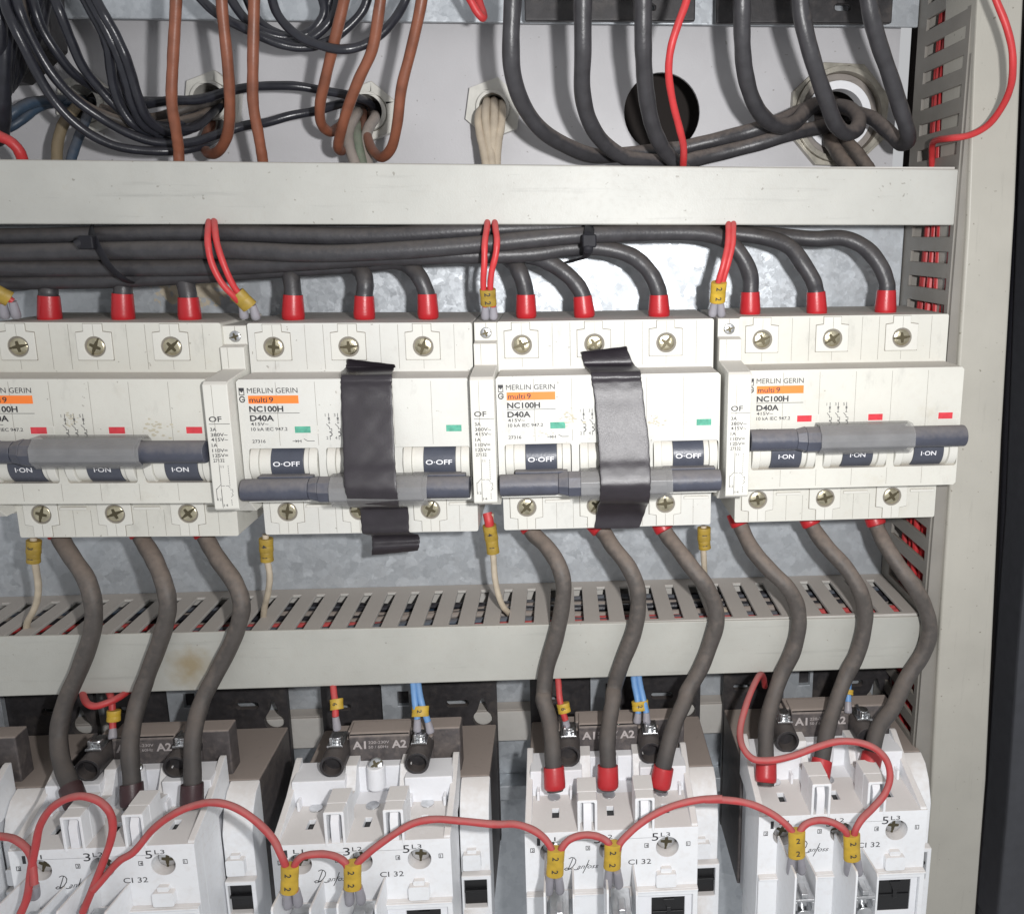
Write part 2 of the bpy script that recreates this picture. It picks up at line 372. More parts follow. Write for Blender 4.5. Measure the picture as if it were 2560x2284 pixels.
M['red_cap'] = mat('red_boot_pvc', (.43, .016, .022), .35, var=.06, dust=.12, dcol=(.4, .2, .18))
M['marker'] = mat('yellow_marker', (.50, .325, .03), .5, var=.15, vscale=300, dust=.25, dcol=(.42, .30, .12))
M['marker_old'] = mat('old_yellow_marker', (.33, .22, .03), .5, var=.2, vscale=300, dust=.35, dcol=(.30, .21, .08))
M['ferrule'] = mat('grey_ferrule', (.30, .29, .32), .35, var=.1, dust=.3, dcol=(.33, .28, .25))
M['nylon'] = mat('black_nylon', (.014, .014, .018), .6, spec=.25, var=.15)
M['nut'] = mat('cream_gland_nut', (.60, .59, .545), .4, var=.08, dust=.3, dcol=(.4, .33, .25))
M['brass'] = mat('dirty_brass_gland', (.37, .35, .30), .38, metal=.5, var=.25, dust=.5, dcol=(.24, .17, .11))
M['smear'] = mat('dried_smear', (.49, .455, .36), .8, bump=0, var=.1, vscale=600)
def tape_mat():
    m = mat('black_insulating_tape', (.022, .018, .023), .36, var=.15, vscale=200, bump=.22, bscale=5200)
    m.node_tree.nodes['Principled BSDF'].inputs['Specular IOR Level'].default_value = .62
    return m
M['tape'] = tape_mat()
M['dark_boot'] = mat('dark_boot_pvc', (.035, .012, .016), .4, dust=.1)
def clear_mat():
    m = mat('smoky_clear_plastic', (.36, .36, .36), .16, var=.1, dust=.30, scuff=(30, 900, 1500), dcol=(.28, .245, .21))
    b = m.node_tree.nodes['Principled BSDF']; b.inputs['Alpha'].default_value = .34; b.inputs['Specular IOR Level'].default_value = .9
    return m
M['clear'] = clear_mat()
def stained_duct():
    "the lower trunking cover: same PVC with one brown burn mark"
    m = mat('grey_pvc_with_mark', (.43, .43, .395), .45, spec=.4, var=.05, vscale=60, dust=.35, dcol=(.34, .29, .235), stain=.25, scol=(.34, .30, .23), thresh=.62, speck=.5, sthr=.725, scuff=(22, 300, 420))
    nt = m.node_tree; N = nt.nodes; L = nt.links; b = N['Principled BSDF']
    src = b.inputs['Base Color'].links[0].from_socket
    c = CL(1140, 720, -43) * MM
    geo = N.new('ShaderNodeNewGeometry'); sb = N.new('ShaderNodeVectorMath'); sb.operation = 'SUBTRACT'; sb.inputs[1].default_value = c
    L.new(geo.outputs['Position'], sb.inputs[0])
    nz = N.new('ShaderNodeTexNoise'); nz.inputs['Scale'].default_value = 160; nz.inputs['Detail'].default_value = 4; L.new(geo.outputs['Position'], nz.inputs['Vector'])
    ad = N.new('ShaderNodeVectorMath'); ad.operation = 'MULTIPLY_ADD'; L.new(nz.outputs['Color'], ad.inputs[0]); ad.inputs[1].default_value = (.012,) * 3; L.new(sb.outputs[0], ad.inputs[2])
    sh = N.new('ShaderNodeVectorMath'); sh.operation = 'SUBTRACT'; sh.inputs[1].default_value = (.006,) * 3; L.new(ad.outputs[0], sh.inputs[0])
    ln = N.new('ShaderNodeVectorMath'); ln.operation = 'LENGTH'; L.new(sh.outputs[0], ln.inputs[0])
    r = N.new('ShaderNodeMapRange'); r.inputs[1].default_value = .002; r.inputs[2].default_value = .011; r.inputs[3].default_value = .75; r.inputs[4].default_value = 0
    L.new(ln.outputs['Value'], r.inputs[0])
    x = N.new('ShaderNodeMix'); x.data_type = 'RGBA'; L.new(r.outputs[0], x.inputs['Factor']); L.new(src, x.inputs['A']); x.inputs['B'].default_value = (.27, .20, .09, 1)
    L.new(x.outputs['Result'], b.inputs['Base Color'])
    return m
M['duct_mark'] = stained_duct()

# ------------------------------------------------------------------ the cabinet
# back wall with the cable holes
G = {'cream': at(1235, 275, 14), 'left': at(540, 258, 14), 'mid': at(925, 284, 14), 'big': at(2092, 291, 14), 'open': at(1655, 282, 14), 'far': at(225, 262, 14)}
GR = {'cream': 7.2, 'left': 8, 'mid': 8.2, 'big': 19, 'open': 16.3, 'far': 8}
b = MB().prism(rect(-520, 170.5, 88, 200), 14, 16, 'y', [circ(G[k].x, G[k].z, GR[k], 40) for k in G])
tag(b.build('back_wall', M['wall']), kind='structure')
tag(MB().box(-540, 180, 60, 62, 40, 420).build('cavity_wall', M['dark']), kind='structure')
# mounting plates
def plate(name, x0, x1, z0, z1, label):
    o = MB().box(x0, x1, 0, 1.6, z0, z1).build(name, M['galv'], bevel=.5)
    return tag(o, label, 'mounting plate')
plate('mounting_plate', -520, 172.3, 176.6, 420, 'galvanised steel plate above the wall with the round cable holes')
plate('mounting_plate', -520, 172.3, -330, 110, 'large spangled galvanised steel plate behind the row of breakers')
# upper trunking
t = thing('cable_trunking', 'plain grey plastic trunking with smooth front, above the row of breakers', 'trunking', (0, -22, 98))
MB().prism([(-1, 98.4), (-44, 98.4), (-44, 99.9), (-2.5, 99.9), (-2.5, 116.5), (-44, 116.5), (-44, 118), (-1, 118)], -510, 172, 'x').build('channel', M['duct_dirty'], t, world=True)
c = MB(); zl, zr = 120.0, 117.3
c.add([(-510, -45.4, 99.3), (174.6, -45.4, 96.7), (174.6, -45.4, 117.2), (-510, -45.4, 123.1), (-510, -43.8, 99.3), (174.6, -43.8, 96.7), (174.6, -43.8, 117.2), (-510, -43.8, 123.1)],
      [(0, 1, 2, 3), (7, 6, 5, 4), (0, 4, 5, 1), (3, 2, 6, 7), (0, 3, 7, 4), (1, 5, 6, 2)])
c.build('cover', M['duct'], t, bevel=.7, seg=3, world=True)
# lower slotted trunking
t = thing('slotted_trunking', 'horizontal grey slotted trunking with a brown mark on its cover', 'trunking', (0, -22, -87))
sl = []
for k in range(-50, 16):
    xc = 8.8 + 10.38 * k
    if -508 < xc < 168: sl.append(rect(xc - 1.85, xc + 1.85, -40.6, -6.6))
MB().prism(rect(-512, 172, -42.8, 0), -63.6, -62.2, 'z', sl).build('slotted_side', M['duct_dirty'], t, world=True, bevel=.25)
MB().box(-512, 172, -42.8, 0, -86.2, -84.8).box(-512, 172, -1.5, -.1, -84.8, -63.6).build('channel', M['duct_dirty'], t, world=True)
c = MB(); c.add([(-512, -44, -85.7), (172.6, -44, -86.6), (172.6, -44, -63.2), (-512, -44, -57.6), (-512, -42.9, -85.7), (172.6, -42.9, -86.6), (172.6, -42.9, -63.2), (-512, -42.9, -57.6)],
      [(0, 1, 2, 3), (7, 6, 5, 4), (0, 4, 5, 1), (3, 2, 6, 7), (0, 3, 7, 4), (1, 5, 6, 2)])
c.build('cover', M['duct_mark'], t, bevel=.5, seg=3, world=True)
# wires lying inside it
for i, (yy, zz, mk, nm) in enumerate([(-37, -67.5, 'wire_cream', 'cream wire'), (-33.5, -67, 'red_wire', 'red wire'), (-30, -67.2, 'wire_blue', 'dark blue wire'), (-26.5, -67, 'red_wire', 'red wire'), (-23, -67.5, 'wire_grey', 'grey wire'), (-19.5, -67, 'wire_black', 'black wire'), (-16, -67.3, 'wire_grey', 'grey wire'), (-12.5, -67, 'wire_black', 'black wire'), (-9, -67.5, 'wire_blue', 'dark blue wire'), (-35, -70.5, 'wire_black', 'black wire'), (-28, -70.5, 'wire_black', 'black wire'), (-21, -70.5, 'red_wire', 'red wire'), (-14, -70.5, 'wire_black', 'black wire'), (-5, -69, 'wire_black', 'black wire')]):
    pts = [(x, yy + random.uniform(-2.2, 2.2), zz + random.uniform(-1.2, .8)) for x in list(range(-500, 150, 42)) + [169]]
    tag(MB().tube(pts, 1.5, 10, smooth=4).build('wire', M[mk]), {'red wire': 'red wire lying lengthwise inside the slotted trunking', 'grey wire': 'grey wire lying lengthwise inside the slotted trunking', 'cream wire': 'cream wire lying deep in the slotted trunking', 'dark blue wire': 'dark blue wire lying inside the slotted trunking', 'black wire': 'black wire lying lengthwise inside the slotted trunking'}[nm], 'wire', 'wires inside the slotted trunking')
# vertical trunking at the right
t = thing('slotted_trunking', 'vertical grey slotted trunking beside the right frame post, full of red wires', 'trunking', (180, -22, -260))
sl = []
for k in range(-7, 44):
    zc = 175.6 - 10.12 * k
    if -255 < zc < 255: sl.append(rect(-42.7, -7.6, zc - 2.2, zc + 2.2))
MB().prism(rect(-46, 1, -260, 260), 172.6, 174.0, 'x', sl).build('slotted_side', M['trunk'], t, world=True, bevel=.25)
MB().box(174.0, 195, -1, .6, -260, 260).box(173.2, 186, -47.6, -46, -260, 260).build('channel', M['trunk'], t, world=True)
for i, (yy, xx, mk) in enumerate([(-13, 177, 'jumper'), (-17, 181, 'red_wire'), (-22.5, 177.5, 'red_wire'), (-28, 179, 'red_wire'), (-33, 177.5, 'red_wire'), (-25, 184, 'wire_blue'), (-38, 178, 'wire_yg'), (-36, 184, 'wire_green'), (-11, 184, 'jumper'), (-15, 187, 'jumper'), (-24, 189, 'wire_black'), (-29, 186, 'jumper'), (-31, 182, 'red_wire'), (-19, 176.5, 'red_wire'), (-26, 176, 'red_wire'), (-35, 188, 'red_wire'), (-11.5, 177.3, 'jumper'), (-14.8, 179.5, 'wire_black'), (-21, 178.6, 'jumper'), (-30.3, 177.6, 'red_wire'), (-35.5, 177.5, 'jumper'), (-40.5, 178.5, 'wire_black'), (-33, 181, 'wire_black'), (-24, 181.5, 'red_wire'), (-10, 180, 'wire_grey'), (-20, 184, 'wire_blue')]):
    pts = [(xx + random.uniform(-.6, .9), yy + random.uniform(-1.3, 1.3), z) for z in range(-250, 251, 50)]
    lb = {'red_wire': 'red wire running down inside the vertical slotted trunking', 'wire_blue': 'dark blue wire running down inside the vertical slotted trunking', 'wire_yg': 'yellow and green wire inside the vertical slotted trunking', 'wire_green': 'dull green wire inside the vertical slotted trunking', 'wire_grey': 'grey wire at the back of the vertical slotted trunking', 'jumper': 'dusty red wire running down inside the vertical slotted trunking', 'wire_black': 'black wire among the red ones in the vertical slotted trunking'}[mk]
    tag(MB().tube(pts, 1.5, 10, smooth=4).build('wire', M[mk]), lb, 'wire', 'wires inside the vertical trunking')
# frame post
yp = -50
L_ = [at(2447, -80, yp), at(2435, 169, yp), at(2419, 558, yp), at(2397, 900, yp), at(2370, 1300, yp), at(2349, 1600, yp), at(2328, 1974, yp), at(2303, 2330, yp)]
R_ = [at(2434, 2350, yp), at(2466, 1950, yp), at(2487, 1500, yp), at(2505, 1100, yp), at(2539, 520, yp), at(2563, -80, yp)]
MBp = MB().prism([(p.x, p.z) for p in L_ + R_], -50, -24, 'y')
tag(MBp.build('frame_post', M['post'], bevel=1.2, seg=3), 'pale grey painted steel frame post at the right, speckled with dirt', 'frame post')
yd = -32
D = [at(2572, 1300, yd), at(2548, 1600, yd), at(2520, 2000, yd), at(2490, 2340, yd), at(2760, 2340, yd), at(2760, -200, yd), at(2640, -200, yd)]
tag(MB().prism([(p.x, p.z) for p in D], yd, yd + 20, 'y').build('cabinet_door', M['door'], bevel=2), 'dark grey edge of the cabinet door beyond the frame post', 'door')
sp = [at(2600, -100, -8), at(2575, 400, -8), at(2545, 900, -8), at(2520, 1500, -8), at(2490, 2000, -8), at(2462, 2340, -8)]
tag(MB().tube(sp, 5, 14).build('door_seal', M['rubber']), 'black rubber door seal between the frame post and the door', 'door seal')
tag(MB().box(180, 420, 24, 26, -400, 300).build('cabinet_side_wall', M['dark']), kind='structure')

# ------------------------------------------------------------------ cable glands
def gland(key, R, ri, label, six=True, material='nut'):
    c = G[key]
    t = thing('cable_gland', label, 'cable gland', (c.x, 14, c.z), 'cable glands in the back wall')
    MB().prism(circ(c.x, c.z, R, 6 if six else 8, .35), 9.5, 13.9, 'y', [circ(c.x, c.z, ri + 1.4, 32)]).build('lock_nut', M[material], t, bevel=.6, world=True)
    MB().prism(circ(c.x, c.z, ri + 1.3, 32), 6.5, 22, 'y', [circ(c.x, c.z, ri, 32)]).build('bushing', M['brass' if material == 'brass' else 'nut'], t, bevel=.3, world=True)
    return t
gland('cream', 12.5, 5.6, 'cream six sided cable gland with four cream wires hanging out')
gland('left', 12.5, 6.4, 'cream cable gland behind the three left brown wires')
gland('mid', 12.5, 6.4, 'cream cable gland where a brown wire and grey wires bunch out')
gland('far', 12.5, 6.4, 'cream cable gland half hidden behind the glossy black wires at far left')
c = G['big']
t = thing('cable_gland', 'large brass coloured gland with white inner ring, behind the thick cables', 'cable gland', (c.x, 14, c.z), 'cable glands in the back wall')
MB().prism(circ(c.x, c.z, 22.6, 8, .35), 10, 13.9, 'y', [circ(c.x, c.z, 19.6, 40)]).build('lock_nut', M['brass'], t, bevel=.8, world=True)
MB().prism(circ(c.x, c.z, 19.5, 44), 7.5, 20, 'y', [circ(c.x, c.z, 17.3, 44)]).build('bushing', M['brass'], t, bevel=.9, seg=3, world=True)
MB().prism(circ(c.x, c.z, 17.2, 44), 12.5, 24, 'y', [circ(c.x, c.z, 14.3, 44)]).build('seal', M['wire_grey'], t, bevel=.5, world=True)
MB().prism(circ(c.x, c.z, 14.2, 44), 11, 18, 'y', [circ(c.x, c.z, 10.8, 44)]).build('inner_ring', M['white_in'], t, bevel=1.2, seg=3, world=True)

# ------------------------------------------------------------------ circuit breakers
def screw(parent, x, z, y, r, ang, mk='zinc', name='screw', tilt=None):
    "domed screw head facing -Y with a cross slot"
    mb = MB(); n = 26; prof = [(1.0, 1.3), (1.0, .45), (.93, .18), (.80, 0.02), (.55, -.14), (.25, -.22)]
    vs = []
    for rr, yy in prof:
        for i in range(n):
            t = 2 * math.pi * i / n; vs.append((x + r * rr * math.cos(t), y + yy * r / 3.4, z + r * rr * math.sin(t)))
    fs = [(k * n + i, k * n + (i + 1) % n, (k + 1) * n + (i + 1) % n, (k + 1) * n + i) for k in range(len(prof) - 1) for i in range(n)] + [tuple(range((len(prof) - 1) * n, len(prof) * n))]
    mb.add(vs, fs)
    o = mb.build(name, M[mk], parent, ang=60)
    w = r * .13; L = r * .62; W = r * .98; yy = y - .22 * r / 3.4
    ca, sa = math.cos(ang), math.sin(ang)
    def R(pts): return [(x + p[0] * ca - p[1] * sa, z + p[0] * sa + p[1] * ca) for p in pts]
    sl = MB().prism(R([(-w * 1.5, -w * 1.5), (-w, -L), (w, -L), (w * 1.5, -w * 1.5), (L, -w), (L, w), (w * 1.5, w * 1.5), (w, L), (-w, L), (-w * 1.5, w * 1.5), (-L, w), (-L, -w)]), yy - .05, yy + .3, 'y')
    sl.prism(R([(-W, -w * .8), (-L * .9, -w * .8), (-L * .9, w * .8), (-W, w * .8)]), yy + .12, yy + .7, 'y').prism(R([(W, -w * .8), (L * .9, -w * .8), (L * .9, w * .8), (W, w * .8)]), yy + .12, yy + .7, 'y')
    sl.build('cross_slot', M['recess'], o)
    return o
def diagram(mb, y, x, z, w, n, off):
    "printed contact diagram: n poles"
    for i in range(n):
        X = x + 3.1 * i
        put_text(mb, y, str(1 + 2 * i), X - 1.3, z - 1.15, 1.15)
        stroke(mb, y, [(X, z), (X, z - 3.6)], w)
        stroke(mb, y, [(X - .35, z - 1.6), (X + .35, z - 2.3)], w); stroke(mb, y, [(X + .35, z - 1.6), (X - .35, z - 2.3)], w)
        stroke(mb, y, [(X - .3, z - 3.6), (X + .3, z - 3.6)], w)
        stroke(mb, y, [(X - 1.0, z - 3.9), (X, z - 5.0), (X, z - 5.6)], w)
        if off:
            stroke(mb, y, [(X, z - 5.6), (X + .75, z - 5.6), (X + .75, z - 6.6), (X, z - 6.6), (X, z - 6.9)], w)
            arc = [(X + .75 * math.sin(t), z - 7.6 + .7 * math.cos(t)) for t in [math.pi * j / 8 for j in range(9)]]
            stroke(mb, y, arc, w * 1.5); stroke(mb, y, [(X, z - 8.3), (X, z - 9.6)], w)
            put_text(mb, y, str(2 + 2 * i), X - 1.35, z - 9.5, 1.15)
YF, YT = -66.0, -50.6
FIT = {1: (-.00319, .01046, -.01682, -.84, -.40, .45), 2: (.0072, .0057, -.00163, -.34, -.09, -.65), 3: (-.00064, -.0054, .00144, .28, .015, -.37), 4: (-.0034, -.0046, .0046, .90, .48, .56)}
def breaker(idx, on, label, sleeve, seed):
    rnd = random.Random(seed)
    f = FIT[idx]; CRM = M['creamA' if idx in (1, 4) else 'cream']
    org = Vector((40.5 + 90 * (idx - 3) + f[3], YF + f[4], 22.5 + f[5]))
    root = thing('circuit_breaker', label, 'circuit breaker', org, 'three pole circuit breakers in one row', f[:3])
    dx, dy, dz = -40.5, -YF, -22.5
    def sh(mb):
        mb.v = [Vector((p.x + dx, p.y + dy, p.z + dz)) for p in mb.v]; return mb
    # housing: terminal block + raised face with three toggle windows
    wins = [rrect(2.4 + 27 * i, 26.6 + 27 * i, 7.6, 20.0, 1.0) for i in range(3)]
    mb = MB().prism(rrect(0, 81, -18, 63, .8), YT, -9, 'y')
    sh(mb).build('terminal_housing', CRM, root, bevel=.5)
    face = [(.0, 0.9), (.9, 0)] + [(80.1, 0), (81, .9)] + [(81, 44.1), (80.1, 45), (.9, 45), (0, 44.1)]
    mb = MB().prism(face, YF, YT + .1, 'y', wins)
    sh(mb).build('front_face', CRM, root, bevel=.9, seg=3)
    # terminal tabs, seams and ridges
    for i in range(3):
        X = 27 * i; tabs = MB()
        tabs.prism([(X + 2.8, 49.4), (X + 14.9, 49.4), (X + 15.1, 49.8), (X + 15.1, 59.4), (X + 12.1, 59.8), (X + 12.1, 62.6), (X + 5.4, 62.6), (X + 5.4, 59.8), (X + 2.6, 59.4), (X + 2.6, 49.8)], YT - .55, YT + .2, 'y', [circ(X + 9, 54.3, 3.75, 28)])
        sh(tabs).build('terminal_cover', M['cream2'], root, bevel=.22); tabs = MB()
        tabs.prism([(X + 2.8, -1.2), (X + 14.9, -1.2), (X + 15.1, -1.6), (X + 15.1, -12.9), (X + 12.2, -13.4), (X + 12.2, -17.6), (X + 5.5, -17.6), (X + 5.5, -13.4), (X + 2.7, -12.9), (X + 2.6, -1.6)], YT - .55, YT + .2, 'y', [circ(X + 9, -8.8, 3.75, 28)])
        sh(tabs).build('terminal_cover', M['cream2'], root, bevel=.22)
    
    for i in range(3):
        X = 27 * i
        gp = MB().prism([(X + 2.45, 49.25), (X + 15.25, 49.25), (X + 15.25, 59.6), (X + 12.25, 60), (X + 12.25, 62.7), (X + 5.25, 62.7), (X + 5.25, 60), (X + 2.45, 59.6)], YT - .02, YT + .2, 'y').cyl((9 + X, 54.3), 'y', 3.7, YT - .06, YT + .1)
        sh(gp).build('cover_gap', M['seam'], root)
        gp = MB().prism([(X + 2.45, -1), (X + 15.25, -1), (X + 15.25, -13.1), (X + 12.35, -13.6), (X + 12.35, -17.7), (X + 5.35, -17.7), (X + 5.35, -13.6), (X + 2.45, -13.1)], YT - .02, YT + .2, 'y').cyl((9 + X, -8.8), 'y', 3.7, YT - .06, YT + .1)
        sh(gp).build('cover_gap', M['seam'], root)
    rg = MB()
    for i in range(3):
        X = 27 * i
        rg.box(X + 16.2, X + 26.0, YT - .9, YT + .1, -7.1, -6.0).box(X + 16.2, X + 26.0, YT - .9, YT + .1, -5.0, -2.6)
    sh(rg).build('grip_ridge', M['cream2'], root, bevel=.25)
    se = MB()
    for X in (13.5, 27, 40.5, 54, 67.5):
        se.box(X - .06, X + .06, YF - .015, YF + .1, 21, 44)
    for X in (27, 54): se.box(X - .07, X + .07, YT - .015, YT + .1, 46, 62.4)
    for X in (20.4, 47.4, 74.4): se.box(X - .06, X + .06, YT - .015, YT + .1, 46, 62.4)
    for X in (9, 36, 63):
        se.box(X - .06, X + .06, YT - .57, YT, 58.2, 62.4); se.box(X - .06, X + .06, YT - .015, YT + .1, 46, 49.3); se.box(X - .06, X + .06, YT - .57, YT, -17.4, -12.8)
    for X in (20.5, 27, 47.5, 54, 74): se.box(X - .06, X + .06, YT - .015, YT + .1, -17.6, -7.4)
    for X in (13.5, 27, 40.5, 54, 67.5): se.box(X - .06, X + .06, YF - .015, YF + .1, 1, 7.4)
    sh(se).build('seam_line', M['seam'], root)
    for i in range(3):
        for zz in (54.3, -8.8):
            o = screw(root, 9 + 27 * i + dx, zz + dz, YT + dy - .25, 3.3, rnd.uniform(0, 1.5))
    # toggles
    zc, yc = 13.7, -59.6
    for i in range(3):
        X = 27 * i
        mb = MB().cyl((yc, zc), 'x', 7.9, X + 2.6, X + 5.6, 40).cyl((yc, zc), 'x', 7.9, X + 23.2, X + 26.3, 40)
        mb.cyl((yc, zc), 'x', 7.0, X + 5.6, X + 9.8, 40).cyl((yc, zc), 'x', 7.0, X + 21.2, X + 23.2, 40)
        sh(mb).build('toggle_cheek', M['cream2'], root, bevel=.3)
        mb = MB().cyl((yc, zc), 'x', 7.35, X + 9.8, X + 21.2, 48)
        tg = sh(mb).build('toggle', M['toggle'], root, bevel=.2)
        v2, fs = text2d('I\u00b7ON' if on else 'O\u00b7OFF', X + (12.4 if on else 10.7), 11.9 if on else 13.6, 1.75, 5.8 if on else 9.4, bold=.012)
        mb = MB().add([(p[0], yc - math.sqrt(7.35 ** 2 - (p[1] - zc) ** 2) - .07, p[1]) for p in v2], fs)
        o = sh(mb).build('toggle_lettering', M['white_ink'], tg)
    zb = 20.0 if on else 6.0
    a0, a1 = sleeve
    yb = -70.2
    bar = MB()
    n = 20
    bar.cyl((yb, zb), 'x', 3.95, .6, a0 - 8, 32).cyl((yb, zb), 'x', 3.95, a0 - 8, a0 - 4.5, 8, 4.9).cyl((yb - .1, zb - .2), 'x', 4.9, a0 - 4.5, a1 - 2, 8).cyl((yb, zb), 'x', 3.95, a1 - 2, 80.6, 32)
    for i in range(3):
        X = 27 * i
        bar.box(X + (9.8 if on else 6), X + (21.2 if on else 25), -69.5, -63.5, zb - (4 if on else 2.5), zb + (2.5 if on else 4.6))
    hd = sh(bar).build('tie_handle', M['slate'], root, bevel=.3)
    hexo = [(yb - .3 + 6.2 * math.cos(math.radians(a)), zb + (.2 if on else -.4) + 6.0 * math.sin(math.radians(a))) for a in (22, 67, 112, 157, 202, 247, 292, 337)]
    hexi = [(yb - .3 + 5.6 * math.cos(math.radians(a)), zb + (.2 if on else -.4) + 5.4 * math.sin(math.radians(a))) for a in (22, 67, 112, 157, 202, 247, 292, 337)]
    mb = MB().prism(hexo, a0, a1, 'x', [hexi])
    sh(mb).build('clear_sleeve', M['clear'], root, bevel=.15)
    # indicator windows
    for i, X in enumerate((18.9, 45.6, 72.2)):
        fr = sh(MB().prism(rect(X - .2, X + 8.2, 25.3, 28.3), YF - .12, YF + .2, 'y', [rect(X + .15, X + 7.9, 25.6, 28.0)])).build('indicator_window', M['cream2'], root)
        sh(MB().box(X + .15, X + 5.6, YF - .06, YF + .2, 25.6, 28.0)).build('indicator_flag', M['red_flag' if on else 'green_flag'], fr)
    # printing
    y = YF - .05
    pr = MB()
    put_text(pr, y, 'MERLIN GERIN', 3.6, 40.1, 1.95, 17.4)
    put_text(pr, y, 'NC100H', 3.8, 33.4, 2.1, 11.8, bold=.03)
    put_text(pr, y, 'D40A', 3.8, 30.1, 2.1, 8.3, bold=.03)
    stroke(pr, y, [(3.7, 32.85), (21.1, 32.85)], .17)
    # maker's emblem: square M over a G
    pr.prism(rect(.75, 2.6, 39.35, 42.0), y, y + .03, 'y', [[(1.0, 39.6), (1.0, 41.0), (1.7, 40.3), (2.35, 41.0), (2.35, 39.6)]])
    arc = [(1.7 + .85 * math.cos(t), 37.9 + 1.0 * math.sin(t)) for t in [math.radians(20 + 22 * j) for j in range(16)]]
    stroke(pr, y, arc, .36); stroke(pr, y, [(1.7, 37.8), (2.5, 37.8)], .36)
    sh(pr).build('printed_name', M['ink'], root)
    fp = MB()
    put_text(fp, y, '415V~', 3.9, 28.4, 1.2, 6.1, bold=.012)
    put_text(fp, y, '10 kA IEC 947.2', 3.9, 26.5, 1.25, 12.6, bold=.012)
    put_text(fp, y, '27316', 3.9, 22.1, 1.2, 4.6, bold=.012)
    diagram(fp, y, 31.2, 32.6, .2, 3, True)
    stroke(fp, y, [(18.0, 22.6), (21.0, 22.6)], .2); stroke(fp, y, [(19.9, 22.1), (19.9, 23.1)], .2); stroke(fp, y, [(20.9, 22.1), (20.9, 23.1)], .2); stroke(fp, y, [(19.0, 22.2), (19.5, 22.6), (19.0, 23.0)], .2)
    stroke(fp, y, [(22.0, 23.4), (23.2, 22.6), (25.6, 22.6)], .2)
    sh(fp).build('printed_ratings', M['ink2'], root)
    sh(MB().box(3.75, 21.1, YF - .03, YF + .1, 36.3, 39.2)).build('orange_band', M['orange'], root)
    mt = MB(); put_text(mt, YF - .07, 'multi', 4.15, 36.75, 2.05, 6.1, bold=.012); put_text(mt, YF - .07, '9', 10.9, 36.75, 2.05, 1.5, bold=.012)
    sh(mt).build('band_lettering', M['ink'], root)
    return root
breaker(1, True, 'leftmost cream three pole breaker, switched on, its left side cut by the photo edge', (23.5, 60), 1)
breaker(2, False, 'cream breaker switched off with the straight black tape whose end curls loose underneath', (32, 66), 2)
breaker(3, False, 'cream breaker switched off with the slanted creased black tape across it', (29.6, 62.6), 3)
breaker(4, True, 'rightmost cream breaker, switched on, beside the grey frame post', (25.5, 60), 4)

# smears of dried dirt on faces
def smear(c, w, h, seed, parent_label):
    rnd = random.Random(seed); mb = MB()
    for i in range(26):
        x = c.x + rnd.gauss(0, w / 2.6); z = c.z + rnd.gauss(0, h / 2.6); r = rnd.uniform(.15, .55) * min(w, h) / 4
        n = 9
        mb.add([(x + r * 1.8 * rnd.uniform(.5, 1.2) * math.cos(2 * math.pi * k / n), c.y - .03 - .002 * i, z + r * rnd.uniform(.5, 1.2) * math.sin(2 * math.pi * k / n)) for k in range(n)], [tuple(range(n))])
    return mb
for idx, x, z, w_, h_, sd in ((1, 62, 27.6, 9, 4.5, 3), (1, 33, 30.5, 3, 4, 5), (3, 26, 29.6, 4.5, 3.5, 8), (3, 57.2, 27.6, 4, 3, 9), (3, 17, 23.6, 5, 1.5, 4)):
    root = bpy.data.objects['circuit_breaker' + ('' if idx == 1 else '.%03d' % (idx - 1))]
    mb = smear(Vector((x - 40.5, 0, z - 22.5)), w_, h_, sd, '')
    mb.build('dirt_smear', M['smear'], root)
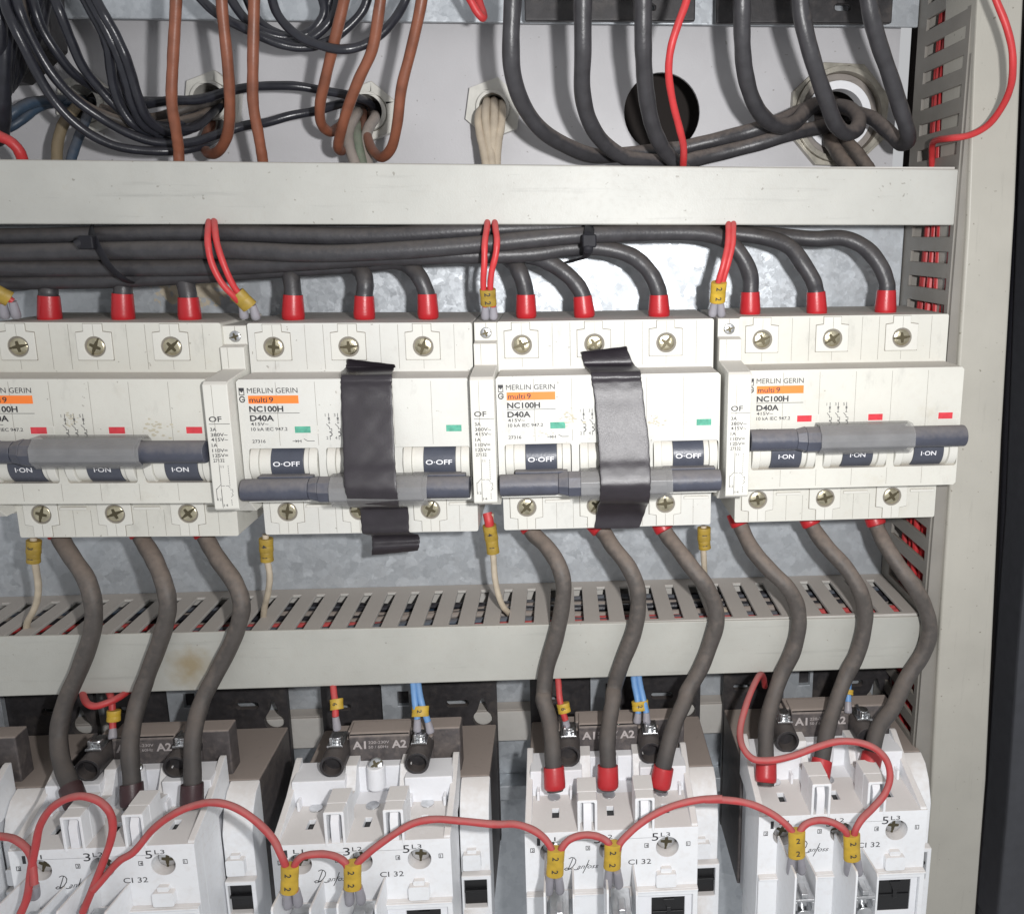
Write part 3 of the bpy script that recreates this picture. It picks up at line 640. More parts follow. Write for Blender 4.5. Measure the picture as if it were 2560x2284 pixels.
# ------------------------------------------------------------------ auxiliary contacts
def aux(x0, zoff, label, group='slim auxiliary contacts beside the breakers', low=True):
    root = thing('auxiliary_contact', label, 'auxiliary contact', (x0 + 4.5, -30, -4), group)
    def w(mb): mb.v = [Vector((p.x + x0, p.y, p.z + zoff)) for p in mb.v]; return mb
    prof = [(-10, -6), (-56, -6), (-62, -.6), (-71.5, -.6), (-72.4, .3), (-72.4, 44.6), (-71.3, 45.6), (-54, 47.2), (-54, 55.2), (-50.0, 55.8), (-50.0, 62.6), (-10, 62.6)]
    w(MB().prism(prof, .25, 8.75, 'x')).build('housing', M['cream2'], root, bevel=.4, world=True)
    w(MB().box(3.3, 3.42, -72.43, -72, .5, 44.5).box(4.6, 4.75, -50.05, -49.8, 60.4, 62.3).box(2.8, 2.92, -54.04, -53.8, 47.5, 55)).build('seam_line', M['seam'], root, world=True)
    mb = MB(); y = -72.46
    put_text(mb, y, 'OF', 1.5, 31.7, 1.95, 4.3, bold=.012); stroke(mb, y, [(1.4, 30.9), (8.4, 30.9)], .16)
    w(mb).build('printed_type', M['ink'], root, world=True)
    mb = MB()
    for tx, z, wd in (('3A', 28.4, 2.1), ('380V~', 26.5, 5.7), ('415V~', 24.8, 5.7), ('1A', 22.8, 1.9), ('110V=', 20.9, 5.2), ('125V=', 19.1, 5.2), ('27132', 17.3, 3.8)):
        put_text(mb, y, tx, 1.6, z, 1.25, wd, bold=.012)
    stroke(mb, y, [(3.4, 16.2), (3.4, 9.2), (2.0, 7.8)], .16); put_text(mb, y, '11', 3.9, 15.2, .95, .9)
    stroke(mb, y, [(1.6, 7.6), (1.6, 3.4)], .16); stroke(mb, y, [(1.6, 7.6), (2.1, 7.6)], .16); put_text(mb, y, '12', 1.8, 3.3, .95, 1.3)
    stroke(mb, y, [(3.3, 7.4), (3.3, 1.0)], .16); put_text(mb, y, '14', 3.7, 1.1, .95, 1.4)
    for k in range(9): stroke(mb, y, [(6.4, 16.0 - .85 * k), (6.4, 15.5 - .85 * k)], .15)
    stroke(mb, y, [(3.4, 8.7), (4.6, 8.7)], .14); stroke(mb, y, [(5.0, 8.7), (5.8, 8.7), (6.4, 7.9)], .14)
    stroke(mb, y, [(6.4, 7.3), (7.2, 7.3), (7.2, 6.2)], .14); stroke(mb, y, [(6.8, 6.0), (7.2, 5.2), (6.5, 4.6)], .14)
    for k in range(3): stroke(mb, y, [(6.5, 3.6 - .8 * k), (6.5, 3.1 - .8 * k)], .15)
    w(mb).build('printed_ratings', M['ink2'], root, world=True)
    o = screw(root, 0, 0, 0, 2.15, .3, 'steel'); o.location = (Vector((x0 + 4.6, -50.3, 58.6 + zoff)) - Vector(root['_org'])) * MM
    w(MB().box(1.5, 7.6, -42, -28, -9.5, -6)).build('lower_terminal', M['cream2'], root, world=True, bevel=.3)
    return root
aux(-99.6, 1.4 - 2.2, 'slim OF contact module to the right of the leftmost breaker, standing proud of it')
aux(-8.7, -.4, 'slim OF contact module between the two taped breakers')
aux(82.4, .2, 'slim OF contact module to the left of the rightmost breaker')
aux(-189.6, -1.0, 'slim contact module at the left photo edge, before the leftmost breaker')

# ------------------------------------------------------------------ black tape
def tape(rows, label, curl=None):
    pts = [(a, b) for a, b in rows]
    Ls = spline([Vector(a) for a, b in pts], 6); Rs = spline([Vector(b) for a, b in pts], 6)
    rnd = random.Random(len(rows)); NX = 10; vs = []
    for i, (l, r) in enumerate(zip(Ls, Rs)):
        for j in range(NX + 1):
            p = l.lerp(r, j / NX); e = .35 if 0 < j < NX else .6
            p = p + Vector((.1 * math.sin(i * 1.3 + j), -.12 * abs(math.sin(i * .37 + len(rows)) * math.sin(j * .55 + i * .11)) - .03 * math.sin(i * .9) * math.sin(j * 1.7), .12 * math.sin(j * 2.1 + i) if i in (0, len(Ls) - 1) else 0)); vs.append(p)
    fs = [(i * (NX + 1) + j, i * (NX + 1) + j + 1, (i + 1) * (NX + 1) + j + 1, (i + 1) * (NX + 1) + j) for i in range(len(Ls) - 1) for j in range(NX)]
    o = MB().add(vs, fs).build('black_tape', M['tape'], ang=80)
    sm = o.modifiers.new('thick', 'SOLIDIFY'); sm.thickness = .00018; sm.offset = 0
    ss = o.modifiers.new('soft', 'SUBSURF'); ss.levels = 1; ss.render_levels = 1
    return tag(o, label, 'tape', 'strips of black insulating tape')
def row(ul, vl, ur, vr, y): return (at(ul, vl, y), at(ur, vr, y))
def rz(ul, ur, y, z):
    "tape edge at depth y and height z"
    a, b = at(ul, 935, y), at(ur, 935, y); a.z = b.z = z; return (a, b)
tape([row(867, 896, 988, 911, -53.6), row(866, 909, 989, 919, -52.0), rz(865, 989, -51.6, 46.2), rz(858, 985, -56, 45.6), rz(852, 981, -65.5, 45.5), rz(850, 980, -66.7, 44.0), row(851, 963, 979.8, 963, -66.6), row(852, 988, 981, 988, -66.8), row(854, 1040, 983, 1040, -68.9), row(856.5, 1100, 986.5, 1100, -71.4), row(858, 1150, 988.5, 1150, -73.5), row(859, 1183, 990.5, 1181, -75.6), row(861, 1216, 992.3, 1220, -77.3), row(866, 1238, 995, 1241, -76.8), row(869, 1262, 998.6, 1264, -73), row(884, 1268, 1010, 1268, -62), row(899, 1273, 1021, 1270, -52.4), row(903, 1310, 1023, 1305, -51.6), row(905, 1331, 1024, 1328, -51.6), row(915, 1336, 1034, 1333, -49), row(928, 1340, 1047, 1337, -38), row(930, 1352, 1050, 1348, -36), row(930, 1370, 1049, 1362, -37), row(928, 1388, 1046, 1376, -34.5)],
     'straight black tape strip whose loose shiny end curls under the breaker')
tape([row(1451.7, 879, 1567.7, 865, -53.8), row(1453, 886, 1570, 876, -52.4), rz(1459, 1584, -51.7, 46.4), rz(1467, 1593, -56, 45.6), rz(1476, 1602, -65.5, 45.5), rz(1478, 1603, -66.8, 44.0), row(1479, 957, 1604, 952, -66.7), row(1484, 980, 1608, 978, -66.9), row(1489, 1030, 1613, 1030, -68.8), row(1494, 1090, 1622, 1090, -71.2), row(1497, 1145, 1625, 1142, -73.6), row(1498.6, 1176, 1626.6, 1172, -75.6), row(1501, 1210.6, 1627.3, 1207, -77.4), row(1500, 1230, 1626, 1228, -76.8), row(1498.6, 1254, 1623.9, 1254, -73), row(1494, 1262, 1619, 1262, -60), row(1490, 1290, 1610, 1288, -52.4), row(1484.9, 1321, 1598, 1319.7, -51.7)],
     'slanted black tape strip with a triangular crease near its top')

# ------------------------------------------------------------------ contactors
ZS = -124.8
def boxed(mb, y, ch, x, z, s=1.9):
    v2, fs = text2d(ch, x + s * .28, z + s * .18, s * .62, bold=.02)
    mb.prism(rect(x, x + s * .85, z, z + s), y, y + .02, 'y', [rect(x + .22, x + s * .85 - .22, z + .22, z + s - .22)])
    mb.add([(p[0], y, p[1]) for p in v2], fs)
def contactor(label, x0):
    root = thing('contactor', label, 'contactor', (x0, -50, ZS), 'white three pole contactors along the bottom')
    def w(mb): mb.v = [Vector((p.x, p.y + 50, p.z)) for p in mb.v]; return mb
    holes = [circ(x, -8.4, 4.4, 28) for x in (10, 32.4, 54.2)]
    # front block with shelf, slots and screw wells
    mb = MB().prism(rect(0, 66, -70, -.0), -85, -79, 'y', holes)
    mb.box(.0, 66, -79, -62.9, -70, -7.5).box(0, 10, -79, -62.9, -7.5, -2.2).box(13.2, 31.4, -79, -62.9, -7.5, -2.2).box(34.6, 53, -79, -62.9, -7.5, -2.2).box(56.2, 66, -79, -62.9, -7.5, -2.2)
    w(mb).build('front_housing', M['white'], root, bevel=.55, seg=3)
    sl = [rect(x - 1.35, x + 1.35, -76.6, -71.2) for x in (11.6, 33.0, 54.6)]
    w(MB().prism(rect(.15, 65.85, -79.2, -62.9), -2.2, -.03, 'z', sl)).build('shelf', M['white'], root, bevel=.25)
    for x in (11.6, 33.0, 54.6): w(MB().box(x - 1.5, x + 1.5, -76.8, -71.0, -7.4, -2.2)).build('slot_shade_fill', M['socket'], root)  # black blocks stand in for the shade down inside the shelf slots
    # rear pocket wall (deeper in the middle bay)
    mb = MB().box(1.6, 22.4, -62.9, -50, -60, 10.7).box(22.4, 45.6, -54.5, -50, -60, 10.7).box(45.6, 64.4, -62.9, -50, -60, 10.7).box(22.4, 45.6, -62.9, -54.5, -60, -.4)
    w(mb).build('rear_housing', M['white_in'], root, bevel=.5)
    for xa in (0, 63.4):
        w(MB().prism([(-84.6, -.2), (-84.2, .7), (-66, 6.0), (-52, 13), (-49.8, 13), (-49.8, -6), (-80, -6)], xa + .02, xa + 2.55, 'x')).build('end_wall', M['white'], root, bevel=.4)
    for xa in (20.0, 41.7):
        ar = [(xa, -1.2), (xa + 1.05, -1.2), (xa + 1.05, 11.6), (xa + 1.6, 12.2), (xa + 6.0, 12.2), (xa + 6.5, 11.6), (xa + 6.5, -1.2), (xa + 7.5, -1.2), (xa + 7.5, 12.9), (xa + 7.1, 13.3), (xa + .4, 13.3), (xa, 12.9)]
        mb = MB().prism(ar, -85.3, -80, 'y').box(xa, xa + 7.5, -80, -71.2, -.5, 13.3)
        mb.prism([(-71.2, -.5), (-71.2, 8.5), (-69.5, 7.6), (-62, 5.2), (-60, 8), (-57, 13.2), (-50.2, 13.2), (-50.2, -.5)], xa + 1.4, xa + 5.9, 'x')
        p = w(mb).build('partition', M['white'], root, bevel=.35)
        w(MB().prism([(-84.8, -1.2), (-84.8, 8.5), (-83.5, 10.8), (-81, 11.6), (-79.8, 11.6), (-79.8, -1.2)], xa + 2.2, xa + 5.3, 'x')).build('rib', M['white_in'], p, bevel=.5)
    # clamp lugs at the pocket edges
    for xa in (4.2, 17.2, 47.6, 61.0):
        w(MB().box(xa, xa + 1.1, -66.5, -62.8, 0, 4.2)).build('lug', M['white_in'], root, bevel=.3)
    for x in (10, 32.4, 54.2):
        w(MB().cyl((x, -8.4), 'y', 4.3, -79.5, -79, 26)).build('screw_well', M['seam'], root)
        o = screw(root, 0, 0, 0, 3.5, random.uniform(0, 1.5), 'steel'); o.location = Vector((x, -81.5 + 50, -8.6)) * MM
    for x in (11, 33, 54.5):
        w(MB().cyl((x, -64.6), 'z', 2.6, -.1, .5, 24)).build('clamp_screw', M['steel'], root, bevel=.1)
    # middle screw post
    w(MB().cyl((33.6, -57.5), 'z', 3.6, 3.5, 13.4, 28)).build('screw_post', M['white_in'], root, bevel=.6)
    o = screw(root, 0, 0, 0, 2.9, .5, 'steel'); o.location = Vector((33.6, -58.3 + 50, 14.0)) * MM; o.rotation_euler = (math.radians(-42), 0, 0)
    # lower front
    mb = MB().prism(rect(.2, 66, -70, -25.2), -87, -84.9, 'y', [rect(37.6, 64.0, -69, -28.3)])
    mb.box(.2, 66, -88, -87, -26.1, -25.2)
    w(mb).build('lower_cover', M['white'], root, bevel=.35)
    w(MB().prism(rect(37.7, 63.9, -69, -28.4), -85.6, -84.8, 'y', [rect(48.2, 61.2, -44, -30.2)])).build('cover_inset', M['white_in'], root, bevel=.2)
    mb = MB().box(48.3, 61.1, -85.4, -84.9, -44, -30.2).prism([(52.6, -30.6), (57.2, -30.6), (55.6, -34.4), (54.2, -34.4)], -86.2, -85.3, 'y').box(54.1, 55.7, -86.2, -85.3, -38, -34.4).box(48.6, 60.8, -85.9, -85.4, -36.9, -36.3)
    w(mb).build('socket', M['socket'], root, bevel=.2)
    w(MB().box(38.5, 41.5, -85.4, -84.9, -44, -31)).build('side_socket', M['socket'], root)
    w(MB().prism(rrect(49.8, 57.6, -24.4, -18.6, .9), -87.4, -84.9, 'y').prism(rrect(51.6, 55.8, -18.6, -16.6, .6), -86.6, -84.9, 'y')).build('plug', M['white'], root, bevel=.4)
    # side auxiliary block
    mb = MB().prism([(-50, 1.4), (-55, -.5), (-59, -5), (-62, -12), (-62.6, -14), (-62.6, -75), (-50, -75)], 66.3, 78.2, 'x').prism(rect(66.6, 78.6, -75, -33), -66.0, -62.6, 'y', [rect(67.6, 76.8, -48, -35.0)])
    ax = w(mb).build('side_block', M['white'], root, bevel=.5)
    w(MB().box(67.5, 76.7, -63.6, -62.7, -48, -35.0).box(67.6, 76.7, -65, -63.6, -41.6, -40.6)).build('side_socket', M['socket'], ax, bevel=.15)
    w(MB().prism(rrect(67.4, 74.6, -31.2, -24, .7), -65.2, -62.5, 'y').box(69.2, 72.8, -64.2, -62.5, -24.1, -22.4)).build('side_plug', M['white'], ax, bevel=.35)
    # coil
    mb = MB().box(.4, 78, -50.05, -12, -60, 1.5)
    mb.prism([(-50.0, 10), (-50.0, 13.6), (-49.5, 21.2), (-48.4, 22.2), (-40, 22.4), (-40, 1), (-50.0, 1)], 21.3, 46, 'x').box(20, 66, -46, -37.5, 1, 21.6)
    mb.box(13.0, 21.3, -47.5, -37, 1, 19).box(46, 55.0, -47.5, -37, 1, 19)
    cl = w(mb).build('coil_housing', M['brown'], root, bevel=1.3, seg=3)
    for x in (17.0, 50.4):
        w(MB().prism(circ(x, 15.2, 4.8, 28), -60.5, -44, 'y', [circ(x, 15.2, 3.8, 28)]).cyl((x, 15.2), 'y', 3.9, -56, -55, 28)).build('coil_terminal', M['black'], root, bevel=.3)
        w(MB().box(x - 2.9, x + 3.4, -55.5, -45, 20.2, 21.2).cyl((x + .3, -51.5), 'z', 2.4, 21.2, 23.4, 20).box(x - 1.8, x - .8, -55, -49, 21.2, 24.4).box(x + 1.4, x + 2.6, -54.5, -49, 21.2, 23)).build('coil_clamp', M['steel'], root, bevel=.25)
    mb = MB()
    def slant(tx, x, z, h, wd, **k):
        v2, fs = text2d(tx, x, z, h, wd, **k)
        mb.add([(p[0], -50.06 + max(p[1] - 13.6, 0) * .066, p[1]) for p in v2], fs)
    slant('A1', 22.8, 15.9, 3.3, 5.4, bold=.03); slant('A2', 38.6, 15.9, 3.3, 6.0, bold=.03)
    slant('220-230V', 29.2, 17.9, 1.25, 8.4); slant('50 / 60Hz', 29.2, 15.9, 1.25, 8.0)
    w(mb).build('coil_lettering', M['pale_ink'], cl)
    # black base plate with key holes and the rail latch
    key = lambda x: [(x + 4.5 * math.cos(t), 4.4 + 4.5 * math.sin(t)) for t in [math.radians(a) for a in range(130, 411, 20)]] + [(x + 2.2, 9.2), (x + 1.4, 12), (x + .5, 14.6), (x - .5, 14.6), (x - 1.4, 12), (x - 2.2, 9.2)]
    mb = MB().prism(rrect(0, 78.5, -60, 27, 1), -12.2, -9.5, 'y', [rrect(55.6, 65.8, 10.9, 14.3, 1.6), rrect(4.5, 13, 11.0, 14.0, 1.4), key(72)])
    w(mb).build('base_plate', M['black'], root, bevel=.4)
    w(MB().prism(rect(27.5, 41, 1, 27), -15, -12.2, 'y', [rect(34.5, 39.5, 14, 21)]).box(27.5, 46, -17.5, -15, 25.8, 26.8)).build('rail_latch', M['galv'], root, bevel=.3)
    # jumper terminal brackets
    for xa, xb in ((7.4, 18.4), (29.6, 41.4)):
        mb = MB().prism([(-85, -8.4), (-108.5, -5.4), (-109.5, -6.4), (-109.5, -44), (-85, -44)], xa, xa + .8, 'x')
        mb.prism([(-85, -15.5), (-101, -13.2), (-102, -14.2), (-102, -44), (-85, -44)], xb - .8, xb, 'x')
        mb.box(xa + .8, xb - .8, -91, -86, -44, -24)
        br = w(mb).build('terminal_bracket', M['white'], root, bevel=.25)
        xm = (xa + xb) / 2
        w(MB().box(xm - 3.6, xm + 3.6, -105.5, -92, -20.4, -19.2).box(xm - 3.6, xm - 2.6, -105.5, -96, -24, -20.4).box(xm + 2.6, xm + 3.6, -105.5, -96, -24, -20.4).cyl((xm, -100.5), 'z', 2.3, -34, -20.4, 22).cyl((xm, -27.5), 'y', 3.1, -105, -91, 24).box(xm - 1.3, xm + 1.3, -105, -99, -19.2, -17.4)).build('terminal_clamp', M['steel'], br, bevel=.45)
    # printing
    y = -85.06; pr = MB()
    for ch, L, x in (('1', 'L1', 4.6), ('3', 'L2', 26.2), ('5', 'L3', 48.2)):
        put_text(pr, y, ch, x, -5.4, 3.5, 2.5 if ch != '1' else 1.2); put_text(pr, y, L, x + 3.4, -3.7, 1.8, 3.6)
    for ch, x in (('2', 2.0), ('3', 23.0), ('4', 45.4), ('1', 61.4)): boxed(pr, y, ch, x, -8.3)
    put_text(pr, y, 'CI 32', 39.2, -15.4, 2.3, 8.8)
    # maker's script signature
    stroke(pr, y, [(16.6, -11.6), (17.6, -11.1), (18.6, -11.4), (19.2, -12.4), (18.9, -13.8), (17.9, -15.3), (16.4, -16.4), (15.2, -16.6), (14.8, -16.1), (15.6, -15.6), (17.2, -16.2), (19.0, -16.6), (20.2, -16.4)], .3)
    stroke(pr, y, [(18.2, -11.2), (17.3, -13.6), (16.2, -16.2)], .3)
    v2, fs = text2d('anfoss', 19.6, -16.2, 2.0, 8.2, shear=.45); pr.add([(p[0], y, p[1]) for p in v2], fs)
    stroke(pr, y, [(24.2, -12.6), (23.2, -15.2), (21.8, -18.2)], .28)
    w(pr).build('printed_marks', M['ink'], root)
    return root
def five(u, v):
    p = at(u, v, -82); return (p.x - 54.2, p.z + 8.4)
POS = [five(417.6, 2146), five(1052, 2132), five(1666, 2102), five(2234, 2061)]
POS = [(POS[0][0] - 84, POS[0][1] + .3)] + POS
CLAB = ['white contactor cut off by the left photo edge', 'left white contactor wired with three thick cables, its cable boots dark', 'white contactor with empty terminal pockets and no thick cables',
        'white contactor with three red booted cables, third from the right edge post side', 'rightmost white contactor with a red wire looping over its cables']
CLAB[3] = 'white contactor with three red booted cables, between the empty one and the rightmost'
c0 = contactor(CLAB[2], 0)
for i, (px, pz) in enumerate(POS):
    c = c0 if i == 2 else copy_tree(c0)
    c.location = Vector((px, -50, pz)) * MM; c['label'] = CLAB[i]; c['_org'] = (px, -50, pz)
print('POS', POS)
# rails behind the contactors
pa, pb = at(1260, 1776, -8), at(1260, 1850, -8)
tag(MB().prism(rect(-510, 170, pb.z, pa.z), -8.6, -7, 'y').prism(rect(-510, 170, pb.z, pb.z + 1.2), -7, 0, 'y').prism(rect(-510, 170, pa.z - 1.2, pa.z), -7, 0, 'y').build('mounting_rail', M['duct_dirty'], bevel=.4), 'grey steel mounting rail behind the contactors', 'rail')
pa, pb = at(1260, 1965, -10), at(1260, 2000, -10)
tag(MB().box(-510, 170, -10, 0, pb.z, pa.z).build('mounting_rail', M['galv'], bevel=.4), 'lower galvanised rail seen in the gap between contactors', 'rail')

# ------------------------------------------------------------------ cables and wires
def cable(name, pts, r, mk, label, cat, group=None, n=14, smooth=6):
    'insulation is never perfectly round or even: small swells and a hint of wander'
    pts = [Vector(p) for p in pts]       # wires go on well past the frame
    for e in (0, -1):
        q = pts[e]; x = None
        if q.z > 188: x = q + Vector((0, 4, 110))
        elif q.x < -186: x = q + Vector((-200, 0, 0))
        if x is not None: pts = [x] + pts if e == 0 else pts + [x]
    ph = random.uniform(0, 6.28); k = random.uniform(25, 40)
    rr = lambda t: r * (1 + .022 * math.sin(k * t + ph) + .018 * math.sin(2.3 * k * t + 1.7 * ph))
    P = [Vector(p) for p in pts]
    P = P[:1] + [p + Vector((random.uniform(-.09, .09), random.uniform(-.09, .09), random.uniform(-.09, .09))) * min(r, 2.2) for p in P[1:-1]] + P[-1:]
    o = MB().tube(P, rr, n, smooth=smooth).build(name, M[mk])
    return tag(o, label, cat, group)
def boot(parent, p0, p1, r0, r1, mk='red_cap', name='red_boot'):
    "short flared sleeve round a cable end"
    p0, p1 = Vector(p0), Vector(p1); d = p1 - p0
    q = [p0, p0 + d * .08, p0 + d * .75, p0 + d * .93, p1]
    rr = [r0 * .98, r0, r1, r1 * .97, r1 * .82]
    mb = MB(); n = 22; vs = []
    t = d.normalized(); u = Vector((0, -1, 0)); u = (u - t * u.dot(t)).normalized(); w = t.cross(u)
    for c, r in zip(q, rr):
        vs += [c + u * r * math.cos(2 * math.pi * k / n) + w * r * math.sin(2 * math.pi * k / n) for k in range(n)]
    fs = [(i * n + k, i * n + (k + 1) % n, (i + 1) * n + (k + 1) % n, (i + 1) * n + k) for i in range(4) for k in range(n)] + [tuple(range(n)), tuple(range(4 * n, 5 * n))]
    return mb.add(vs, fs).build(name, M[mk], parent, world=True, ang=50)
def marker(parent, p0, p1, ra, rn, mk='marker', txt='', turn=True, h=2.2, name='marker_sleeve'):
    "flattened printed sleeve between p0 (top) and p1 (bottom)"
    p0, p1 = Vector(p0), Vector(p1); d = (p1 - p0); L = d.length; t = d.normalized()
    nrm = Vector((0, -1, 0)); nrm = (nrm - t * nrm.dot(t)).normalized(); a = nrm.cross(t)
    if a.x < 0: a = -a
    mb = MB(); n = 24; vs = []
    for k, s in ((0, 1), (.04, 1.03), (.48, 1.0), (.52, .97), (.56, 1.0), (.96, 1.03), (1, 1)):
        c = p0 + d * k
        vs += [c + a * ra * s * math.cos(2 * math.pi * j / n) + nrm * rn * s * math.sin(2 * math.pi * j / n) for j in range(n)]
    fs = [(i * n + k, i * n + (k + 1) % n, (i + 1) * n + (k + 1) % n, (i + 1) * n + k) for i in range(6) for k in range(n)] + [tuple(range(n)), tuple(range(6 * n, 7 * n))]
    o = mb.add(vs, fs).build(name, M[mk], parent, world=True, ang=50)
    if txt:
        tm = MB()
        for i, ch in enumerate(txt):
            cpos = L * (i + .5) / len(txt)
            v2, f2 = text2d(ch, 0, 0, h, bold=.015)
            mx = (max(p[0] for p in v2)) / 2
            pts = []
            for (x, z) in v2:
                x -= mx; z -= h / 2
                s, q = (z, x) if turn else (x, -z)      # s across, q along the sleeve
                s = max(-ra * .93, min(ra * .93, s))
                pts.append(p0 + t * (cpos + q) + a * s + nrm * (rn * 1.03 * math.sqrt(1 - (s / (ra * 1.03)) ** 2) + .07))
            tm.add(pts, f2)
        lo = tm.build('marker_lettering', M['ink'], o, world=True)
    return o
# -- black cables of the bundle, ending in red boots on top of the breakers
BG = 'black cables of the bundle above the breakers'
base = [  # boot top u,v ; boot bottom u ; path points (u, v, y) from the left
    (122, 740, 124, [(-60, 716, -24), (40, 708, -27), (100, 705, -33), (121, 722, -38)]),
    (306.5, 737, 308, [(-60, 690, -20), (120, 686, -23), (270, 682, -30), (305, 706, -37)]),
    (470, 740, 475, [(-60, 668, -18), (150, 664, -20), (400, 662, -28), (455, 690, -36)]),
    (733, 740, 733, [(-60, 650, -22), (300, 646, -22), (660, 640, -27), (722, 680, -36)]),
    (910.7, 740, 910.7, [(-60, 676, -30), (300, 668, -29), (820, 646, -28), (900, 676, -35), (912, 705, -38)]),
    (1068, 738, 1071, [(-60, 706, -40), (300, 693, -40), (640, 679, -38), (900, 662, -34), (989, 655, -33), (1024, 667, -35), (1051, 698, -38)]),
    (1314.4, 735, 1316, [(-60, 640, -30), (400, 632, -30), (900, 632, -29), (1190, 632, -28), (1247, 637, -30), (1282, 654, -34), (1302, 685, -38)]),
    (1456, 738, 1462, [(-60, 690, -31), (400, 676, -31), (900, 650, -32), (1200, 640, -34), (1300, 637, -34), (1354, 650, -36), (1396, 669, -37), (1434, 702, -38)]),
    (1647, 737, 1647.5, [(-60, 672, -43), (560, 668, -42), (900, 655, -42), (1130, 643, -42), (1330, 630, -40), (1420, 621, -38), (1503, 621, -36), (1572, 637, -36), (1603, 657, -37), (1630, 691, -38)]),
    (1875.6, 729.6, 1875, [(-60, 634, -44), (300, 634, -45), (560, 631, -46), (800, 629, -46), (1010, 624, -46), (1212, 609, -46), (1420, 594, -44), (1620, 589, -40), (1778, 588, -37), (1822, 607, -37), (1857, 646, -38), (1875, 692, -38)]),
    (2040, 728, 2042, [(-60, 594, -38), (300, 588, -40), (560, 583, -42), (900, 583, -42), (1212, 578, -40), (1420, 574, -34), (1660, 583, -26), (1900, 592, -30), (1971, 618, -34), (2009, 662, -37), (2033, 703, -38)]),
    (2216, 728, 2212, [(-60, 604, -26), (560, 572, -26), (1200, 566, -24), (1660, 574, -22), (1900, 588, -24), (2040, 592, -28), (2110, 597, -31), (2162, 619, -34), (2200, 665, -37), (2215, 705, -38)]),
]
BL = ['black cable with red boot entering the leftmost visible terminal of the left breaker', 'black cable with red boot on the middle pole of the left breaker', 'black cable with red boot on the right pole of the left breaker',
      'black cable with red boot on the left pole of the straight taped breaker', 'black cable with red boot on the middle pole of the straight taped breaker', 'curving black cable with red boot on the right pole of the straight taped breaker',
      'black cable with red boot on the left pole of the slanted taped breaker', 'sloping black cable with red boot on the middle pole of the slanted taped breaker', 'arched black cable with red boot on the right pole of the slanted taped breaker',
      'black cable arching to the left pole of the rightmost breaker', 'black cable arching to the middle pole of the rightmost breaker', 'longest black cable, arching to the right pole of the rightmost breaker']
for (u, v, ub, path), lb in zip(base, BL):
    top = at(u, v, -38); bot = at(ub, 798, -38); bot.z = 62.4
    nm = len(path)
    path = [(p[0], p[1] + (random.uniform(-5, 5) + 5 * math.sin(p[0] / 230 + u) if 0 < k < nm - 4 else 0), p[2] + (random.uniform(-1.6, 1.6) if 0 < k < nm - 4 else 0)) for k, p in enumerate(path)]
    pts = [at(*p) for p in path] + [top, top.lerp(bot, .6)]
    o = cable('power_cable', pts, 3.2, 'cable', lb, 'cable', BG, 16, 7)
    boot(o, top + Vector((0, 0, random.uniform(-.5, .6))), bot, 3.65, 4.1 + random.uniform(-.15, .15))
# cable ties round the bundle
def tie(pts, head, label):
    P = [at(*p) for p in pts]
    o = MB().tube(P, 1.0, 8, ell=(1.9, .55), smooth=5).build('cable_tie', M['nylon'])
    tag(o, label, 'cable tie', 'black cable ties on the bundle')
    h = [at(*p) for p in head]
    a = h[0]
    MB().box(a.x - 2.6, a.x + 2.6, a.y - 2.2, a.y + 1.5, a.z - 2.4, a.z + 2.4).build('tie_head', M['nylon'], o, world=True, bevel=.7)
    MB().tube(h, .9, 8, ell=(1.8, .6), smooth=4).build('tie_tail', M['nylon'], o, world=True)
tie([(232, 560, -34), (228, 580, -46), (238, 604, -51), (254, 636, -51), (278, 672, -50), (312, 700, -46), (330, 706, -36), (330, 704, -22)], [(221, 606, -51.5), (205, 607, -53), (190, 614, -54)], 'black tie strapped diagonally round the bundle above the left breaker')
tie([(1474, 556, -30), (1474, 566, -44), (1473, 590, -51), (1472, 615, -50), (1466, 640, -44), (1440, 650, -36), (1420, 655, -24)], [(1473, 602, -51), (1471, 620, -53), (1470, 632, -52)], 'black tie with square head on the bundle above the slanted taped breaker')
# -- control wires dropping from the upper trunking to the slim contact modules
RG = 'red control wires dropping from the upper trunking'
def pair(pa, pb, m0, m1, f0, f1, txt, labs, mk='marker_old', turn=True):
    A = [at(*p) for p in pa]; B = [at(*p) for p in pb]
    oa = cable('control_wire', A, 1.15, 'red_wire', labs[0], 'wire', RG, 12)
    ob = cable('control_wire', B, 1.15, 'red_wire', labs[1], 'wire', RG, 12)
    marker(oa, at(*m0), at(*m1), 2.9, 2.0, mk, txt, turn)
    for o, end, f in ((oa, A[-1], f0), (ob, B[-1], f1)):
        boot(o, end, at(*f), 1.3, 1.65, 'ferrule', 'ferrule')
def dd(c, *l): return [(c[0] + x / c[2], c[1] + y / c[2], d) for x, y, d in l]
D4 = (0, 520, 2.9143); D5 = (560, 520, 2.9143); D6 = (1160, 520, 2.9143)
pair(dd(D4, (1530, 60, -40), (1520, 130, -48), (1512, 250, -53), (1545, 400, -54), (1625, 560, -53), (1710, 650, -51), (1765, 712, -48)), dd(D4, (1560, 60, -40), (1562, 130, -48), (1580, 260, -52), (1640, 440, -53), (1715, 590, -51), (1785, 660, -49), (1840, 706, -48)),
     *[q[0] for q in (dd(D4, (1722, 620, -50)), dd(D4, (1822, 720, -48)), dd(D4, (1782, 800, -46)), dd(D4, (1868, 808, -46)))], '', ('left red wire of the pair beside the straight taped breaker', 'right red wire of the pair beside the straight taped breaker'))
